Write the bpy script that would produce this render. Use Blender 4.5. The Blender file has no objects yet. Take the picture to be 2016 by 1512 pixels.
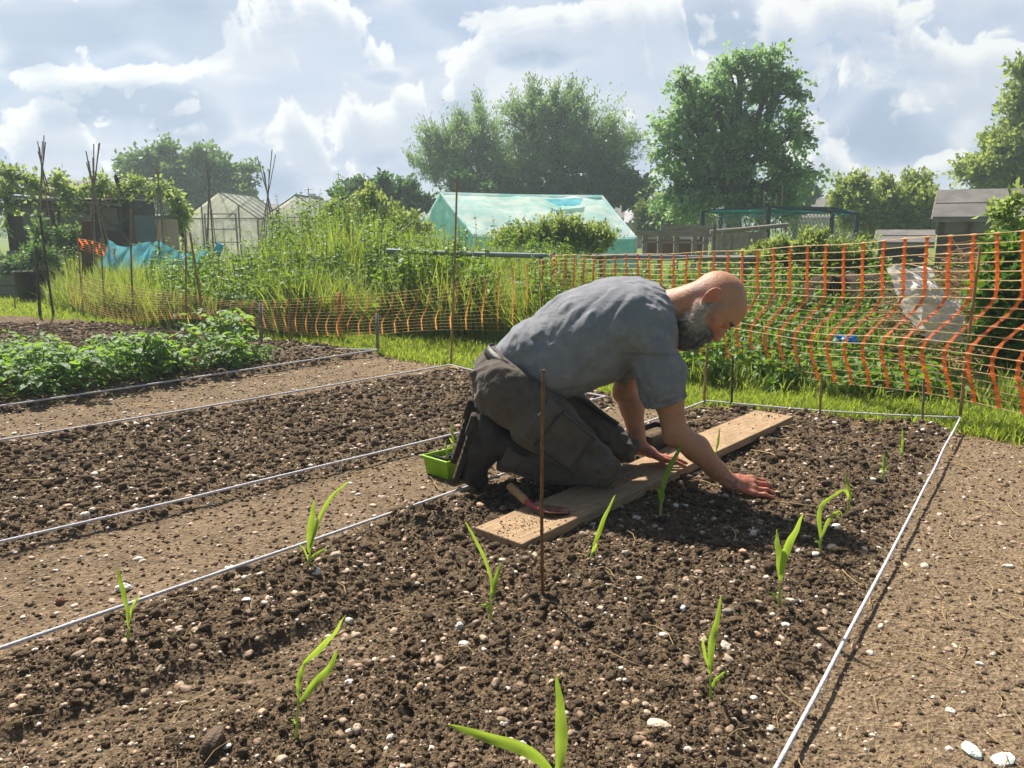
import bpy, math, random
import numpy as np
from mathutils import Vector
rng = np.random.default_rng(7)
random.seed(7)
SC = bpy.context.scene
COL = SC.collection
R = math.radians

# ------------------------------------------------------------------ survey: camera and sight lines of the place
FPX, PITCH, CH = 1520.0, R(11.4), 1.0
CP, SP = math.cos(PITCH), math.sin(PITCH)
def ray(px, py):
    a, b = (px-1008)/FPX, (756-py)/FPX
    return np.array([a, CP+b*SP, -SP+b*CP])
def G(px, py, z=0.0):                      # point of the ground plane (height z) on a sight line
    d = ray(px, py); t = (z-CH)/d[2]
    return np.array([d[0]*t, d[1]*t, z])
def P(px, py, Y):                          # point on a sight line at distance Y
    d = ray(px, py); t = Y/d[1]
    return np.array([d[0]*t, Y, CH+d[2]*t])
def mpp(Y): return Y/FPX                   # metres per survey pixel at distance Y

# ------------------------------------------------------------------ noise
def _h(ix, iy, iz, s):
    n = (ix.astype(np.uint32)*np.uint32(374761393) ^ iy.astype(np.uint32)*np.uint32(668265263)
         ^ iz.astype(np.uint32)*np.uint32(2147483647) ^ np.uint32(s*974711+13))
    n = (n ^ (n >> np.uint32(13)))*np.uint32(1274126177)
    n = n ^ (n >> np.uint32(16))
    return (n & np.uint32(0xFFFFFF)).astype(np.float32)/np.float32(0xFFFFFF)
def vnoise(x, y, z=None, s=0):
    x = np.asarray(x, np.float32); y = np.asarray(y, np.float32)
    z = np.zeros_like(x) if z is None else np.asarray(z, np.float32)
    xi, yi, zi = np.floor(x), np.floor(y), np.floor(z)
    fx, fy, fz = x-xi, y-yi, z-zi
    xi, yi, zi = xi.astype(np.int64), yi.astype(np.int64), zi.astype(np.int64)
    fx = fx*fx*(3-2*fx); fy = fy*fy*(3-2*fy); fz = fz*fz*(3-2*fz)
    r = 0
    for a in (0, 1):
        wa = fx if a else 1-fx
        for b in (0, 1):
            wb = fy if b else 1-fy
            for c in (0, 1):
                wc = fz if c else 1-fz
                r = r + wa*wb*wc*_h(xi+a, yi+b, zi+c, s)
    return r
def fbm(x, y, z=None, o=4, s=0):
    r, a, f = 0, .5, 1.0
    for i in range(o):
        r = r + a*vnoise(x*f, y*f, None if z is None else z*f, s+i); a *= .5; f *= 2.03
    return r
def sstep(a, b, x):
    t = np.clip((x-a)/(b-a), 0, 1); return t*t*(3-2*t)

# ------------------------------------------------------------------ meshes
def mesh(name, V, Fs, mats=(), smooth=True, attrs=None, midx=None):
    V = np.asarray(V, np.float32).reshape(-1, 3)
    if not isinstance(Fs, (list, tuple)): Fs = [Fs]
    elif not hasattr(Fs[0][0], '__len__'): Fs = [Fs]
    Fs = [np.asarray(f, np.int32) for f in Fs if len(f)]
    me = bpy.data.meshes.new(name)
    me.vertices.add(len(V)); me.vertices.foreach_set('co', V.ravel())
    li = np.concatenate([f.ravel() for f in Fs]); tot = np.concatenate([np.full(len(f), f.shape[1], np.int32) for f in Fs])
    st = np.concatenate([[0], np.cumsum(tot)[:-1]]).astype(np.int32)
    me.loops.add(len(li)); me.loops.foreach_set('vertex_index', li)
    me.polygons.add(len(tot)); me.polygons.foreach_set('loop_start', st); me.polygons.foreach_set('loop_total', tot)
    me.polygons.foreach_set('use_smooth', np.full(len(tot), smooth, bool))
    if midx is not None: me.polygons.foreach_set('material_index', np.asarray(midx, np.int32))
    for m in mats: me.materials.append(m)
    for k, a in (attrs or {}).items():
        a = np.asarray(a, np.float32)
        if a.ndim == 1: at = me.attributes.new(k, 'FLOAT', 'POINT'); at.data.foreach_set('value', a)
        else:
            at = me.attributes.new(k, 'FLOAT_COLOR', 'POINT')
            at.data.foreach_set('color', np.concatenate([a, np.ones((len(a), 1), np.float32)], 1).ravel())
    me.update(); me.validate()
    return me
def link(name, me, parent=None, loc=None):
    o = bpy.data.objects.new(name, me); COL.objects.link(o)
    if loc is not None: o.location = loc
    if parent is not None: o.parent = parent
    return o
def tag(o, label=None, cat=None, group=None, kind=None):
    if label: o['label'] = label
    if cat: o['category'] = cat
    if group: o['group'] = group
    if kind: o['kind'] = kind
    return o
def empty(name, loc, label, cat, group=None, rz=0):
    o = link(name, None, None, Vector(loc)); o.rotation_euler.z = rz; o.empty_display_size = .1
    return tag(o, label, cat, group)
def dup(o, loc, rz=0, sc=1, label=None, parent=None):
    c = o.copy(); COL.objects.link(c)
    if parent is None: c.location = loc; c.rotation_euler.z = rz; c.scale = (sc,)*3
    else: c.parent = parent
    for ch in list(o.children): dup(ch, None, parent=c)
    if label: c['label'] = label
    return c

class MB:                                   # collects geometry of ONE mesh object
    def __init__(s): s.V, s.Q, s.T, s.n, s.A, s.mq, s.mt = [], [], [], 0, [], [], []
    def add(s, V, F, a=0.0, m=0):
        V = np.asarray(V, np.float32).reshape(-1, 3); F = np.asarray(F, np.int32)
        s.V.append(V)
        if len(F):
            (s.Q if F.shape[1] == 4 else s.T).append(F+s.n); (s.mq if F.shape[1] == 4 else s.mt).append(np.full(len(F), m, np.int32))
        s.n += len(V)
        a = np.asarray(a, np.float32); s.A.append(np.full(len(V), a, np.float32) if a.ndim == 0 else a)
        return s
    def box(s, c, size, rot=None, a=0.0, m=0):
        x, y, z = np.array(size)/2
        V = np.array([[i*x, j*y, k*z] for i in (-1, 1) for j in (-1, 1) for k in (-1, 1)], float)
        if rot is not None: V = V @ np.asarray(rot).T
        return s.add(V+np.asarray(c), [[0,1,3,2],[4,6,7,5],[0,4,5,1],[2,3,7,6],[0,2,6,4],[1,5,7,3]], a, m)
    def bar(s, p, q, w, t, a=0.0, m=0, up=(0,0,1)):     # squared timber from p to q
        p, q = np.asarray(p, float), np.asarray(q, float); d = q-p; L = np.linalg.norm(d); d = d/L
        u = np.asarray(up, float)
        if abs(d@u) > .95: u = np.array([0, 1., 0])
        e = np.cross(u, d); e /= np.linalg.norm(e); f = np.cross(d, e)
        return s.box((p+q)/2, (L, w, t), np.stack([d, e, f], 1), a, m)
    def tube(s, pts, rad, n=8, a=0.0, m=0, cap=True):
        pts = np.asarray(pts, float); k = len(pts); rad = np.broadcast_to(np.asarray(rad, float), (k,))
        T = np.gradient(pts, axis=0); T /= np.linalg.norm(T, axis=1)[:, None]+1e-9
        ref = np.array([0, 0, 1.]) if abs(T[0, 2]) < .9 else np.array([1., 0, 0])
        V = []
        for i in range(k):
            e = np.cross(T[i], ref); e /= np.linalg.norm(e)+1e-9; f = np.cross(T[i], e); ref = np.cross(e, T[i])
            th = np.arange(n)*2*np.pi/n
            V.append(pts[i]+rad[i]*(np.cos(th)[:, None]*e+np.sin(th)[:, None]*f))
        V = np.concatenate(V); i = np.arange(k-1)[:, None]*n; j = np.arange(n)[None]; j2 = (j+1) % n
        F = np.stack([i+j, i+j2, i+n+j2, i+n+j], -1).reshape(-1, 4)
        s.add(V, F, a, m)
        if cap:
            for b, c in ((0, pts[0]), ((k-1)*n, pts[-1])):
                W = np.concatenate([V[b:b+n], c[None]]); q = np.arange(n)
                T3 = np.stack([q, np.full(n, n), (q+1) % n], 1)
                s.add(W, T3 if b == 0 else T3[:, ::-1], a, m)
        return s
    def build(s, name, mats, parent=None, smooth=True, loc=None, attr='rnd'):
        V = np.concatenate(s.V)
        if loc is not None: V = V-np.asarray(loc, np.float32)
        Fs = []; mi = []
        if s.Q: Fs.append(np.concatenate(s.Q)); mi.append(np.concatenate(s.mq))
        if s.T: Fs.append(np.concatenate(s.T)); mi.append(np.concatenate(s.mt))
        if not isinstance(mats, (list, tuple)): mats = [mats]
        return link(name, mesh(name, V, Fs, mats, smooth, {attr: np.concatenate(s.A)}, np.concatenate(mi)), parent, None if parent else loc)
def scatter(tv, tf, pos, fr, sc):            # copies of a template into one pair of arrays
    tv = np.asarray(tv, np.float32); n = len(pos); k = len(tv)
    sc = np.asarray(sc, np.float32); sc = sc[:, None] if sc.ndim == 1 else sc
    L = tv[None]*sc[:, None, :]
    V = np.einsum('nij,nkj->nki', np.asarray(fr, np.float32), L)+np.asarray(pos, np.float32)[:, None]
    F = (np.asarray(tf)[None]+(np.arange(n)*k)[:, None, None]).reshape(-1, np.asarray(tf).shape[1])
    return V.reshape(-1, 3), F
def frames(d, roll=None, r=None):            # columns: x=d, y, z ; d (n,3)
    g = r or rng
    d = d/(np.linalg.norm(d, axis=1)[:, None]+1e-9)
    a = np.where(np.abs(d[:, 2:3]) < .95, np.array([[0, 0, 1.]]), np.array([[1., 0, 0]]))
    e = np.cross(a, d); e /= np.linalg.norm(e, axis=1)[:, None]+1e-9; f = np.cross(d, e)
    if roll is not None:
        c, s = np.cos(roll)[:, None], np.sin(roll)[:, None]; e, f = c*e+s*f, c*f-s*e
    return np.stack([d, e, f], 2)
def rdir(n, r=None):
    v = (r or rng).normal(size=(n, 3)); return v/np.linalg.norm(v, axis=1)[:, None]
def ico(sub):
    import bmesh
    bm = bmesh.new(); bmesh.ops.create_icosphere(bm, subdivisions=sub, radius=1)
    V = np.array([v.co[:] for v in bm.verts]); F = np.array([[v.index for v in f.verts] for f in bm.faces]); bm.free(); return V, F

# ------------------------------------------------------------------ materials
def rgb(r, g, b): return tuple(((c/255+.055)/1.055)**2.4 if c/255 > .04045 else c/255/12.92 for c in (r, g, b))
def nt(name):
    m = bpy.data.materials.new(name); m.use_nodes = True; t = m.node_tree; t.nodes.clear(); return m, t
class N:
    def __init__(s, t): s.t = t
    def n(s, typ, ins=None, **kw):
        x = s.t.nodes.new(typ)
        for k, v in kw.items(): setattr(x, k, v)
        for k, v in (ins or {}).items():
            if isinstance(v, bpy.types.NodeSocket): s.t.links.new(v, x.inputs[k])
            else: x.inputs[k].default_value = v
        return x
    def math(s, op, a, b=0.0, c=0.0, clamp=False):
        x = s.t.nodes.new('ShaderNodeMath'); x.operation = op; x.use_clamp = clamp
        for i, v in enumerate((a, b, c)):
            if isinstance(v, bpy.types.NodeSocket): s.t.links.new(v, x.inputs[i])
            else: x.inputs[i].default_value = v
        return x.outputs[0]
    def mix(s, f, a, b, typ='RGBA', blend='MIX'):
        x = s.t.nodes.new('ShaderNodeMix'); x.data_type = typ; x.blend_type = blend
        ia, ib, o = (6, 7, 2) if typ == 'RGBA' else (2, 3, 0)
        for i, v in ((0, f), (ia, a), (ib, b)):
            if isinstance(v, bpy.types.NodeSocket): s.t.links.new(v, x.inputs[i])
            else: x.inputs[i].default_value = (*v, 1) if (typ == 'RGBA' and i and len(v) == 3) else v
        return x.outputs[o]
    def ramp(s, f, a, b):
        return s.n('ShaderNodeMapRange', {0: f, 1: a, 2: b, 3: 0.0, 4: 1.0}, interpolation_type='SMOOTHSTEP').outputs[0]
    def noise(s, vec, scale, detail=4, rough=.55, dist=0.0):
        return s.n('ShaderNodeTexNoise', {'Vector': vec, 'Scale': scale, 'Detail': detail, 'Roughness': rough, 'Distortion': dist}).outputs[0]
def pm(name, c1, c2=None, scale=8, rough=.7, bump=0.0, bscale=60, trans=0.0, tcol=None, spec=.3, attr=None, metal=0.0, stretch=None, amp=1.0, alpha=1.0, sss=0.0, sheen=0.0):
    """principled surface, two colours mixed by object-space noise (or a per-piece attribute)"""
    m, t = nt(name); k = N(t); c2 = c2 or c1
    co = k.n('ShaderNodeTexCoord').outputs['Object']
    if stretch: co = k.n('ShaderNodeMapping', {'Vector': co, 'Scale': stretch}).outputs[0]
    f = k.ramp(k.noise(co, scale), .5-.22/amp, .5+.22/amp)
    if attr:
        at = k.n('ShaderNodeAttribute', attribute_name=attr).outputs['Fac']
        f = k.mix(.35, at, f, 'FLOAT')
    c = k.mix(f, c1, c2)
    p = k.n('ShaderNodeBsdfPrincipled', {'Base Color': c, 'Roughness': rough, 'Specular IOR Level': spec, 'Metallic': metal, 'Alpha': alpha})
    if sss: p.inputs['Subsurface Weight'].default_value = sss; p.inputs['Subsurface Radius'].default_value = (.012, .005, .003)
    if sheen: p.inputs['Sheen Weight'].default_value = sheen
    if bump:
        b = k.n('ShaderNodeBump', {'Strength': bump, 'Distance': .02, 'Height': k.noise(co, bscale, 3)})
        t.links.new(b.outputs[0], p.inputs['Normal'])
    sh = p.outputs[0]
    if trans:
        tr = k.n('ShaderNodeBsdfTranslucent', {'Color': k.mix(f, tcol, tuple(x*.75 for x in tcol)) if tcol else c})
        sh = k.n('ShaderNodeMixShader', {0: trans, 1: sh, 2: tr.outputs[0]}).outputs[0]
    o = k.n('ShaderNodeOutputMaterial', {'Surface': sh})
    return m
# ------------------------------------------------------------------ camera, sun, sky
cam = bpy.data.cameras.new('camera'); cam.sensor_width = 36; cam.lens = 36*FPX/2016; cam.clip_end = 3000; cam.clip_start = .02
co = link('camera', cam, None, (0, 0, CH)); co.rotation_euler = (R(90)-PITCH, 0, 0); SC.camera = co
SUN_EL, SUN_AZ = R(53), math.atan2(-.50, .87)          # azimuth from +Y towards +X
sd = np.array([math.sin(SUN_AZ)*math.cos(SUN_EL), math.cos(SUN_AZ)*math.cos(SUN_EL), math.sin(SUN_EL)])
sl = bpy.data.lights.new('sun', 'SUN'); sl.energy = 5.0; sl.angle = R(1.6); sl.color = (1, .93, .82)
so = link('sun', sl, None, (0, 0, 30)); so.rotation_euler = Vector(sd).to_track_quat('Z', 'Y').to_euler()
W = bpy.data.worlds.new('World'); SC.world = W; W.use_nodes = True; t = W.node_tree; t.nodes.clear(); k = N(t)
sky = k.n('ShaderNodeTexSky', sky_type='NISHITA', sun_disc=False, sun_elevation=SUN_EL, sun_rotation=SUN_AZ, air_density=1.0, dust_density=1.5, ozone_density=1.0)
white = [(560,30,80,60,1.0),(650,70,90,45,1.0),(740,105,40,25,.7),(690,40,60,30,.5),(80,128,110,15,.8),(250,140,150,16,1.0),(420,140,80,20,.9),(455,105,45,40,.7),(520,150,50,26,.9),(600,130,70,40,.6),
 (822,170,26,30,1.2),(785,195,30,30,1.1),(740,228,50,28,1.0),(700,250,60,30,.6),(800,240,50,50,.5),(925,135,34,40,1.1),(935,180,40,30,.8),(985,85,60,28,1.1),(1040,85,50,32,1.1),(1110,90,60,36,1.2),(1170,108,50,30,1.1),(1225,128,40,24,.9),(1150,50,90,40,.7),(1240,35,80,40,.8),
 (1300,45,30,50,1.1),(1340,90,40,18,.7),(1440,140,110,20,.6),(1540,90,70,50,.9),(1640,40,130,50,.9),(1790,20,90,40,.7),(1790,110,130,30,.8),(1940,85,110,40,1.0),(1660,165,110,30,.7),(1890,190,90,40,.8),(1960,150,70,40,.7),
 (1650,250,40,50,.6),(1640,320,60,50,.9),(1700,350,90,26,.8),(1850,345,80,20,.9),(1560,310,60,60,.8),(500,235,55,26,1.0),(570,240,50,28,1.0),(540,285,60,30,.8),(590,310,50,20,.7),(660,240,40,30,.6),(760,290,70,50,.8),(85,225,80,40,.9),(40,270,80,50,.7),(230,295,150,16,.9),(110,300,90,30,.8),
 (990,170,80,50,.4),(1270,200,70,70,.5),(1290,345,40,30,.9),(640,340,130,26,.6),(150,375,200,24,.6),(420,190,90,20,.5)]
dark = [(230,40,200,50,1.0),(60,70,120,40,.8),(420,50,60,70,.9),(30,145,80,18,.8),(280,205,160,22,1.0),(230,250,130,24,.9),(420,250,70,26,.7),(1400,40,70,44,1.0),(1360,75,50,24,.7),(1480,50,50,40,.6),
 (690,150,50,16,.6),(560,265,30,14,.6),(700,290,40,20,.5),(1090,130,60,18,.5),(1040,130,50,14,.4),(1740,215,60,50,.7),(1780,285,120,36,.8),(1120,300,300,40,.3),(880,230,70,40,.5),(520,355,90,36,.6),(880,40,110,60,.5),(1700,95,80,16,.4)]
# the cloudy part of the sky in front of the plot: a far dome whose colours are computed per direction
def srgb(c): c = np.asarray(c, float)/255; return np.where(c > .04045, ((c+.055)/1.055)**2.4, c/12.92)
az = np.concatenate([np.linspace(-62, -36, 60)[:-1], np.linspace(-36, 36, 860), np.linspace(36, 62, 60)[1:]])
el = np.concatenate([np.linspace(-1.2, 17.5, 250), np.linspace(17.5, 40, 60)[1:]])
AZ, EL = np.meshgrid(R(1)*az, R(1)*el, indexing='ij'); AZ, EL = AZ.ravel(), EL.ravel()
dx, dy, dz = np.sin(AZ)*np.cos(EL), np.cos(AZ)*np.cos(EL), np.sin(EL)
SU, SV = dx/dy, dz/dy                        # tangents of bearing and height
def uvp(px, py): d = ray(px, py); return d[0]/d[1], d[2]/d[1]
def blobs(L, u, v):
    f = np.zeros_like(u)
    for px, py, rx, ry, w in L: a, b = uvp(px, py); f += w*np.exp(-((u-a)*FPX/rx)**2-((v-b)*FPX/ry)**2)
    return f
def billow(u, v, s, o=4, sd=0):
    r, a, f = 0, .5, s
    for i in range(o): r = r+a*np.abs(2*vnoise(u*f, v*f, None, sd+i)-1)**.85; a *= .52; f *= 2.1
    return r
def wfield(u, v):
    wx, wy = (fbm(u*7, v*9, o=4, s=201)-.5)*.11, (fbm(u*7+9, v*9, o=4, s=211)-.5)*.075
    a, b = u+wx, v+wy
    return blobs(white, a, b)+1.5*(billow(a, b*1.1, 26, 5, 221)-.47)+.9*(fbm(a*9, b*12, o=3, s=231)-.47)+.5*(fbm(a*60, b*66, o=4, s=236)-.47)-.10, a, b
fw, wa, wb = wfield(SU, SV); dens = sstep(.18, .46, fw)
lit = np.zeros_like(dens)                     # how much cloud lies towards the sun from each point
for st in (.006, .013, .022, .034, .05): g2 = wfield(SU-.3*st, SV+st)[0]; lit += sstep(.10, .9, g2)*.23
lit = np.exp(-1.5*lit)
fd = blobs(dark, SU+(fbm(SU*6, SV*9, o=4, s=241)-.5)*.14, SV+(fbm(SU*6+5, SV*9, o=4, s=251)-.5)*.08)+.8*(fbm(SU*9, SV*13, o=5, s=261)-.5)
veil = sstep(.36, .66, fbm(SU*3.2+3, SV*7, o=6, s=271)); wisp = sstep(.42, .72, fbm(SU*9, SV*26, o=5, s=281))
hz = np.exp(-np.clip(SV, 0, None)/.055)[:, None]
c = srgb((174,192,224))*np.ones((len(SU), 3)); mixc = lambda c, d, f: c+(srgb(d)-c)*np.clip(f, 0, 1)[:, None]
c = mixc(c, (222,227,238), .6*veil+.25*wisp); c = mixc(c, (226,230,240), .75*hz[:, 0])
dk = sstep(.10, .75, fd); fr = np.exp(-((fd-.12)/.16)**2)
c = mixc(c, (243,243,247), .62*fr*(.35+.65*wisp)); c = mixc(c, (164,181,210), .95*dk*(1-.25*veil)); c = mixc(c, (196,208,229), .5*dk*wisp)
cc_ = mixc(np.ones_like(c)*srgb((198,207,227)), (252,252,252), sstep(.16, .74, lit)+.22*(fbm(wa*40, wb*46, o=4, s=291)-.5)); w_ = (.94*dens*(.55+.45*sstep(.1, .5, lit))*(1-.45*dk))[:, None]
c = c*(1-w_)+cc_*w_
al = sstep(40, 30, EL/R(1))*sstep(62, 50, np.abs(AZ)/R(1))
i = np.arange(len(az)-1)[:, None]*len(el); j = np.arange(len(el)-1)[None]
m, t2 = nt('sky'); k2 = N(t2); em = k2.n('ShaderNodeEmission', {'Color': k2.n('ShaderNodeAttribute', attribute_name='sky').outputs['Color'], 'Strength': .50}); tp_ = k2.n('ShaderNodeBsdfTransparent')
mx = k2.n('ShaderNodeMixShader', {0: k2.n('ShaderNodeAttribute', attribute_name='al').outputs['Fac'], 1: tp_.outputs[0], 2: em.outputs[0]}); k2.n('ShaderNodeOutputMaterial', {'Surface': mx.outputs[0]}); m.cycles.emission_sampling = 'NONE'
tag(link('sky', mesh('sky', np.stack([dx, dy, dz], 1)*1600, np.stack([i+j, i+len(el)+j, i+len(el)+j+1, i+j+1], -1).reshape(-1, 4), [m], True, {'sky': c, 'al': al})), kind='structure')
bg = k.n('ShaderNodeBackground', {'Color': sky.outputs[0], 'Strength': .056})
k.n('ShaderNodeOutputWorld', {'Surface': bg.outputs[0]})
W.cycles.sampling_method = 'MANUAL'; W.cycles.sample_map_resolution = 256
SC.view_settings.view_transform = 'Standard'; SC.view_settings.look = 'None'; SC.view_settings.exposure = 0.92
cy = SC.cycles; cy.max_bounces = 7; cy.diffuse_bounces = 3; cy.transmission_bounces = 4; cy.transparent_max_bounces = 12; cy.volume_bounces = 1
cy.use_denoising = True; cy.use_adaptive_sampling = True; cy.adaptive_threshold = .02; cy.sample_clamp_indirect = 6
try: cy.denoiser = 'OPENIMAGEDENOISE'
except Exception: pass
# ------------------------------------------------------------------ plot layout (ground plan)
ZS = .030
def ext(a, b, ta, tb): a, b = np.asarray(a), np.asarray(b); d = b-a; return a-d*ta, b+d*tb
s1 = ext(G(0,795,ZS), G(742,688,ZS), .6, 0); s2 = ext(G(0,862,ZS), G(885,718,ZS), .5, 0)
s3 = ext(G(0,1062,ZS), G(1192,780,ZS), .25, 0); s4 = ext(G(0,1270,ZS), G(1385,790,ZS), .25, 0)
s5 = ext(G(1890,822,.030), G(1533,1512,.012), 0, .25)
e1 = (G(885,718,ZS), G(1192,780,ZS)); e2 = (G(1388,789,ZS), G(1890,822,ZS)); s0 = (G(-60,716,ZS), G(420,682,ZS))
e0 = (G(742,688,ZS), G(600,680,ZS))
def sdl(l, x, y):                            # signed distance, positive to the left of a->b
    (ax, ay), (bx, by) = l[0][:2], l[1][:2]; L = math.hypot(bx-ax, by-ay)
    return ((bx-ax)*(y-ay)-(by-ay)*(x-ax))/L
GL = np.array([G(a, b)[:2] for a, b in [(-900,600),(-300,618),(0,622),(200,636),(420,655),(600,677),(740,692),(890,718),(1000,738),(1190,774),(1390,799),(1600,815),(1893,840),(2016,864),(2500,930)]])
GLu, GLy = GL[:, 0]/GL[:, 1], GL[:, 1]
def grass_d(x, y):                           # >0 on the lawn
    return y-np.interp(x/np.maximum(y, .3), GLu, GLy)+.12*(fbm(x*5, y*5, o=3, s=91)-.5)
fur = (G(-200,1500), G(600,1228))
def zones(x, y):
    j = .05*(fbm(x*6, y*6, o=2, s=50)-.5)
    d1, d2, d3, d4 = [sdl(s, x, y)+j for s in (s1, s2, s3, s4)]; d5 = -sdl(s5, x, y)+j
    w = .10
    bed = sstep(-.10, .06, d1)+sstep(-w, w, -d2)*sstep(-w, w, d3)+sstep(-w, w, -d4)*sstep(-.02, .12, d5)
    lawn = sstep(-.05, .1, grass_d(x, y))
    f = sdl(fur, x, y); flat = sstep(0, -.05, f)*sstep(-.30, -.2, f)*sstep(0, -.4, d4)*sstep(-.1, -.5, x)   # trodden furrow
    return np.clip(bed, 0, 1)*(1-lawn), lawn, flat
PB = [G(1290,850), G(840,1015), G(1540,870), G(1730,870), G(1500,990), G(860,1010)]
def soil_h(x, y):
    x = np.asarray(x, float); y = np.asarray(y, float)
    bed, lawn, flat = zones(x, y)
    rough = bed*(1-.85*flat)
    h = .022*bed-.018*flat*bed
    h = h+(.05*rough+.008)*(fbm(x*3.2, y*3.2, o=2, s=3)-.5)
    cl = fbm(x*17, y*17, o=3, s=11); h = h+(.024*rough+.004)*np.abs(cl-.45)*2
    h = h+(.022*rough+.0035)*fbm(x*45, y*45, o=3, s=21)
    h = h+(.006*rough+.002)*fbm(x*150, y*150, o=2, s=31)
    for i, p in enumerate(PB):                # planting holes
        r2 = ((x-p[0])**2+(y-p[1])**2)/(.055+.01*(i % 3))**2
        h = h-(.05 if i in (1, 5) else .03)*np.exp(-r2*1.3)+.018*np.exp(-(np.sqrt(r2)-1.7)**2*4)
    return h-.03
def gz(x, y): return float(soil_h(np.array([x]), np.array([y]))[0])

m, t = nt('soil'); k = N(t)
cob = k.n('ShaderNodeTexCoord').outputs['Object']
dry = k.n('ShaderNodeAttribute', attribute_name='dry').outputs['Fac']; lawn = k.n('ShaderNodeAttribute', attribute_name='lawn').outputs['Fac']  # dry also carries flare brightness painted on the right path
na = k.noise(cob, 60, 6, .65); nb = k.noise(cob, 5, 4); ncc = k.noise(cob, 260, 3, .6)
bedc = k.mix(k.ramp(na, .32, .68), rgb(74,61,47), rgb(118,100,78))
dryc = k.mix(k.ramp(na, .3, .7), rgb(96,81,63), rgb(146,126,101))
soilc = k.mix(k.ramp(k.math('ADD', dry, k.math('MULTIPLY', k.math('SUBTRACT', nb, .5), 1.3)), .12, .95), bedc, dryc)
soilc = k.mix(k.math('MULTIPLY', k.ramp(ncc, .60, .74), .5), soilc, rgb(190,170,148))
soilc = k.mix(k.ramp(lawn, .3, .7), soilc, rgb(74,88,34))
v1 = k.n('ShaderNodeTexVoronoi', {'Vector': cob, 'Scale': 95.0}).outputs[0]
bh = k.math('ADD', k.math('MULTIPLY', na, .8), k.math('ADD', k.math('MULTIPLY', ncc, .35), k.math('MULTIPLY', v1, .7)))
bp = k.n('ShaderNodeBump', {'Strength': .85, 'Distance': .012, 'Height': bh})
pb = k.n('ShaderNodeBsdfPrincipled', {'Base Color': soilc, 'Roughness': .95, 'Specular IOR Level': .12, 'Normal': bp.outputs[0]})
k.n('ShaderNodeOutputMaterial', {'Surface': pb.outputs[0]}); M_soil = m

# fine sheet of soil, finest close by; one far sheet below it out to the horizon
nr, na_ = 640, 1000
rr = .75*(13.0/.75)**(np.arange(nr)/(nr-1)); th = np.linspace(-R(56), R(56), na_)
Rg, Tg = np.meshgrid(rr, th, indexing='ij'); X, Y = (Rg*np.sin(Tg)).ravel(), (Rg*np.cos(Tg)).ravel()
Z = soil_h(X, Y); bedv, lawnv, flatv = zones(X, Y)
d5 = -sdl(s5, X, Y)
dry_flare = np.clip(.52*(1-bedv)+.35*flatv+.12, 0, 1)
dry_flare = np.clip(dry_flare+.62*sstep(.1, -.4, d5)+.35*sstep(-.9, -.1, grass_d(X, Y))*(1-lawnv), 0, 1.2)  # right path: dry soil plus lens-flare brightness put into its colour
i = np.arange(nr-1)[:, None]*na_; j = np.arange(na_-1)[None]
F = np.stack([i+j, i+na_+j, i+na_+j+1, i+j+1], -1).reshape(-1, 4)[:, ::-1]
tag(link('ground', mesh('ground', np.stack([X, Y, Z], 1), F, [M_soil], True, {'dry': dry_flare, 'lawn': lawnv})), kind='structure')
M_field = pm('field', rgb(84,104,44), rgb(112,122,60), 1.5, .95, .5, 8, spec=.1)
q = 900
tag(link('terrain', mesh('terrain', [(-q,-q,-.09),(q,-q,-.09),(q,q,-.09),(-q,q,-.09)], [[0,1,2,3]], [M_field])), kind='structure')

# ------------------------------------------------------------------ clods, pebbles, straw
M_clod = pm('clod', rgb(66,54,43), rgb(140,120,96), 70, .95, .9, 240, attr='rnd', spec=.12)
M_peb = None
m, t = nt('pebble'); k = N(t)
ra = k.n('ShaderNodeAttribute', attribute_name='rnd').outputs['Fac']
cr = k.n('ShaderNodeValToRGB', {0: ra}); e = cr.color_ramp.elements
e[0].position = 0; e[0].color = (*rgb(120,97,78), 1); e[1].position = 1; e[1].color = (*rgb(236,230,220), 1)
for p_, c_ in ((.3, rgb(150,126,102)), (.5, rgb(178,160,138)), (.62, rgb(190,150,118)), (.75, rgb(206,194,176))): x = e.new(p_); x.color = (*c_, 1)
cc = k.n('ShaderNodeTexCoord').outputs['Object']
cm = k.mix(k.math('MULTIPLY', k.ramp(k.noise(cc, 130, 4), .45, .7), .45), cr.outputs[0], rgb(104,84,66))
pb = k.n('ShaderNodeBsdfPrincipled', {'Base Color': cm, 'Roughness': .6, 'Specular IOR Level': .3}); k.n('ShaderNodeOutputMaterial', {'Surface': pb.outputs[0]}); M_peb = m
I0, I1, I2 = ico(1), ico(2), ico(3)
def rock(Iv, amp, seed, f=1.6):
    V = Iv[0]; d = fbm(V[:, 0]*f+seed, V[:, 1]*f, V[:, 2]*f, 3, seed)
    d2 = vnoise(V[:, 0]*3.1+seed*3, V[:, 1]*3.1, V[:, 2]*3.1, seed+40)
    return V*(1+amp*(d-.5)*2+amp*.5*(d2-.5))[:, None], Iv[1]
def place(n, rmin, rmax, um, g):
    u = g.uniform(-um, um, n); r = rmin*(rmax/rmin)**g.uniform(0, 1, n); return u*r, r
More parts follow.
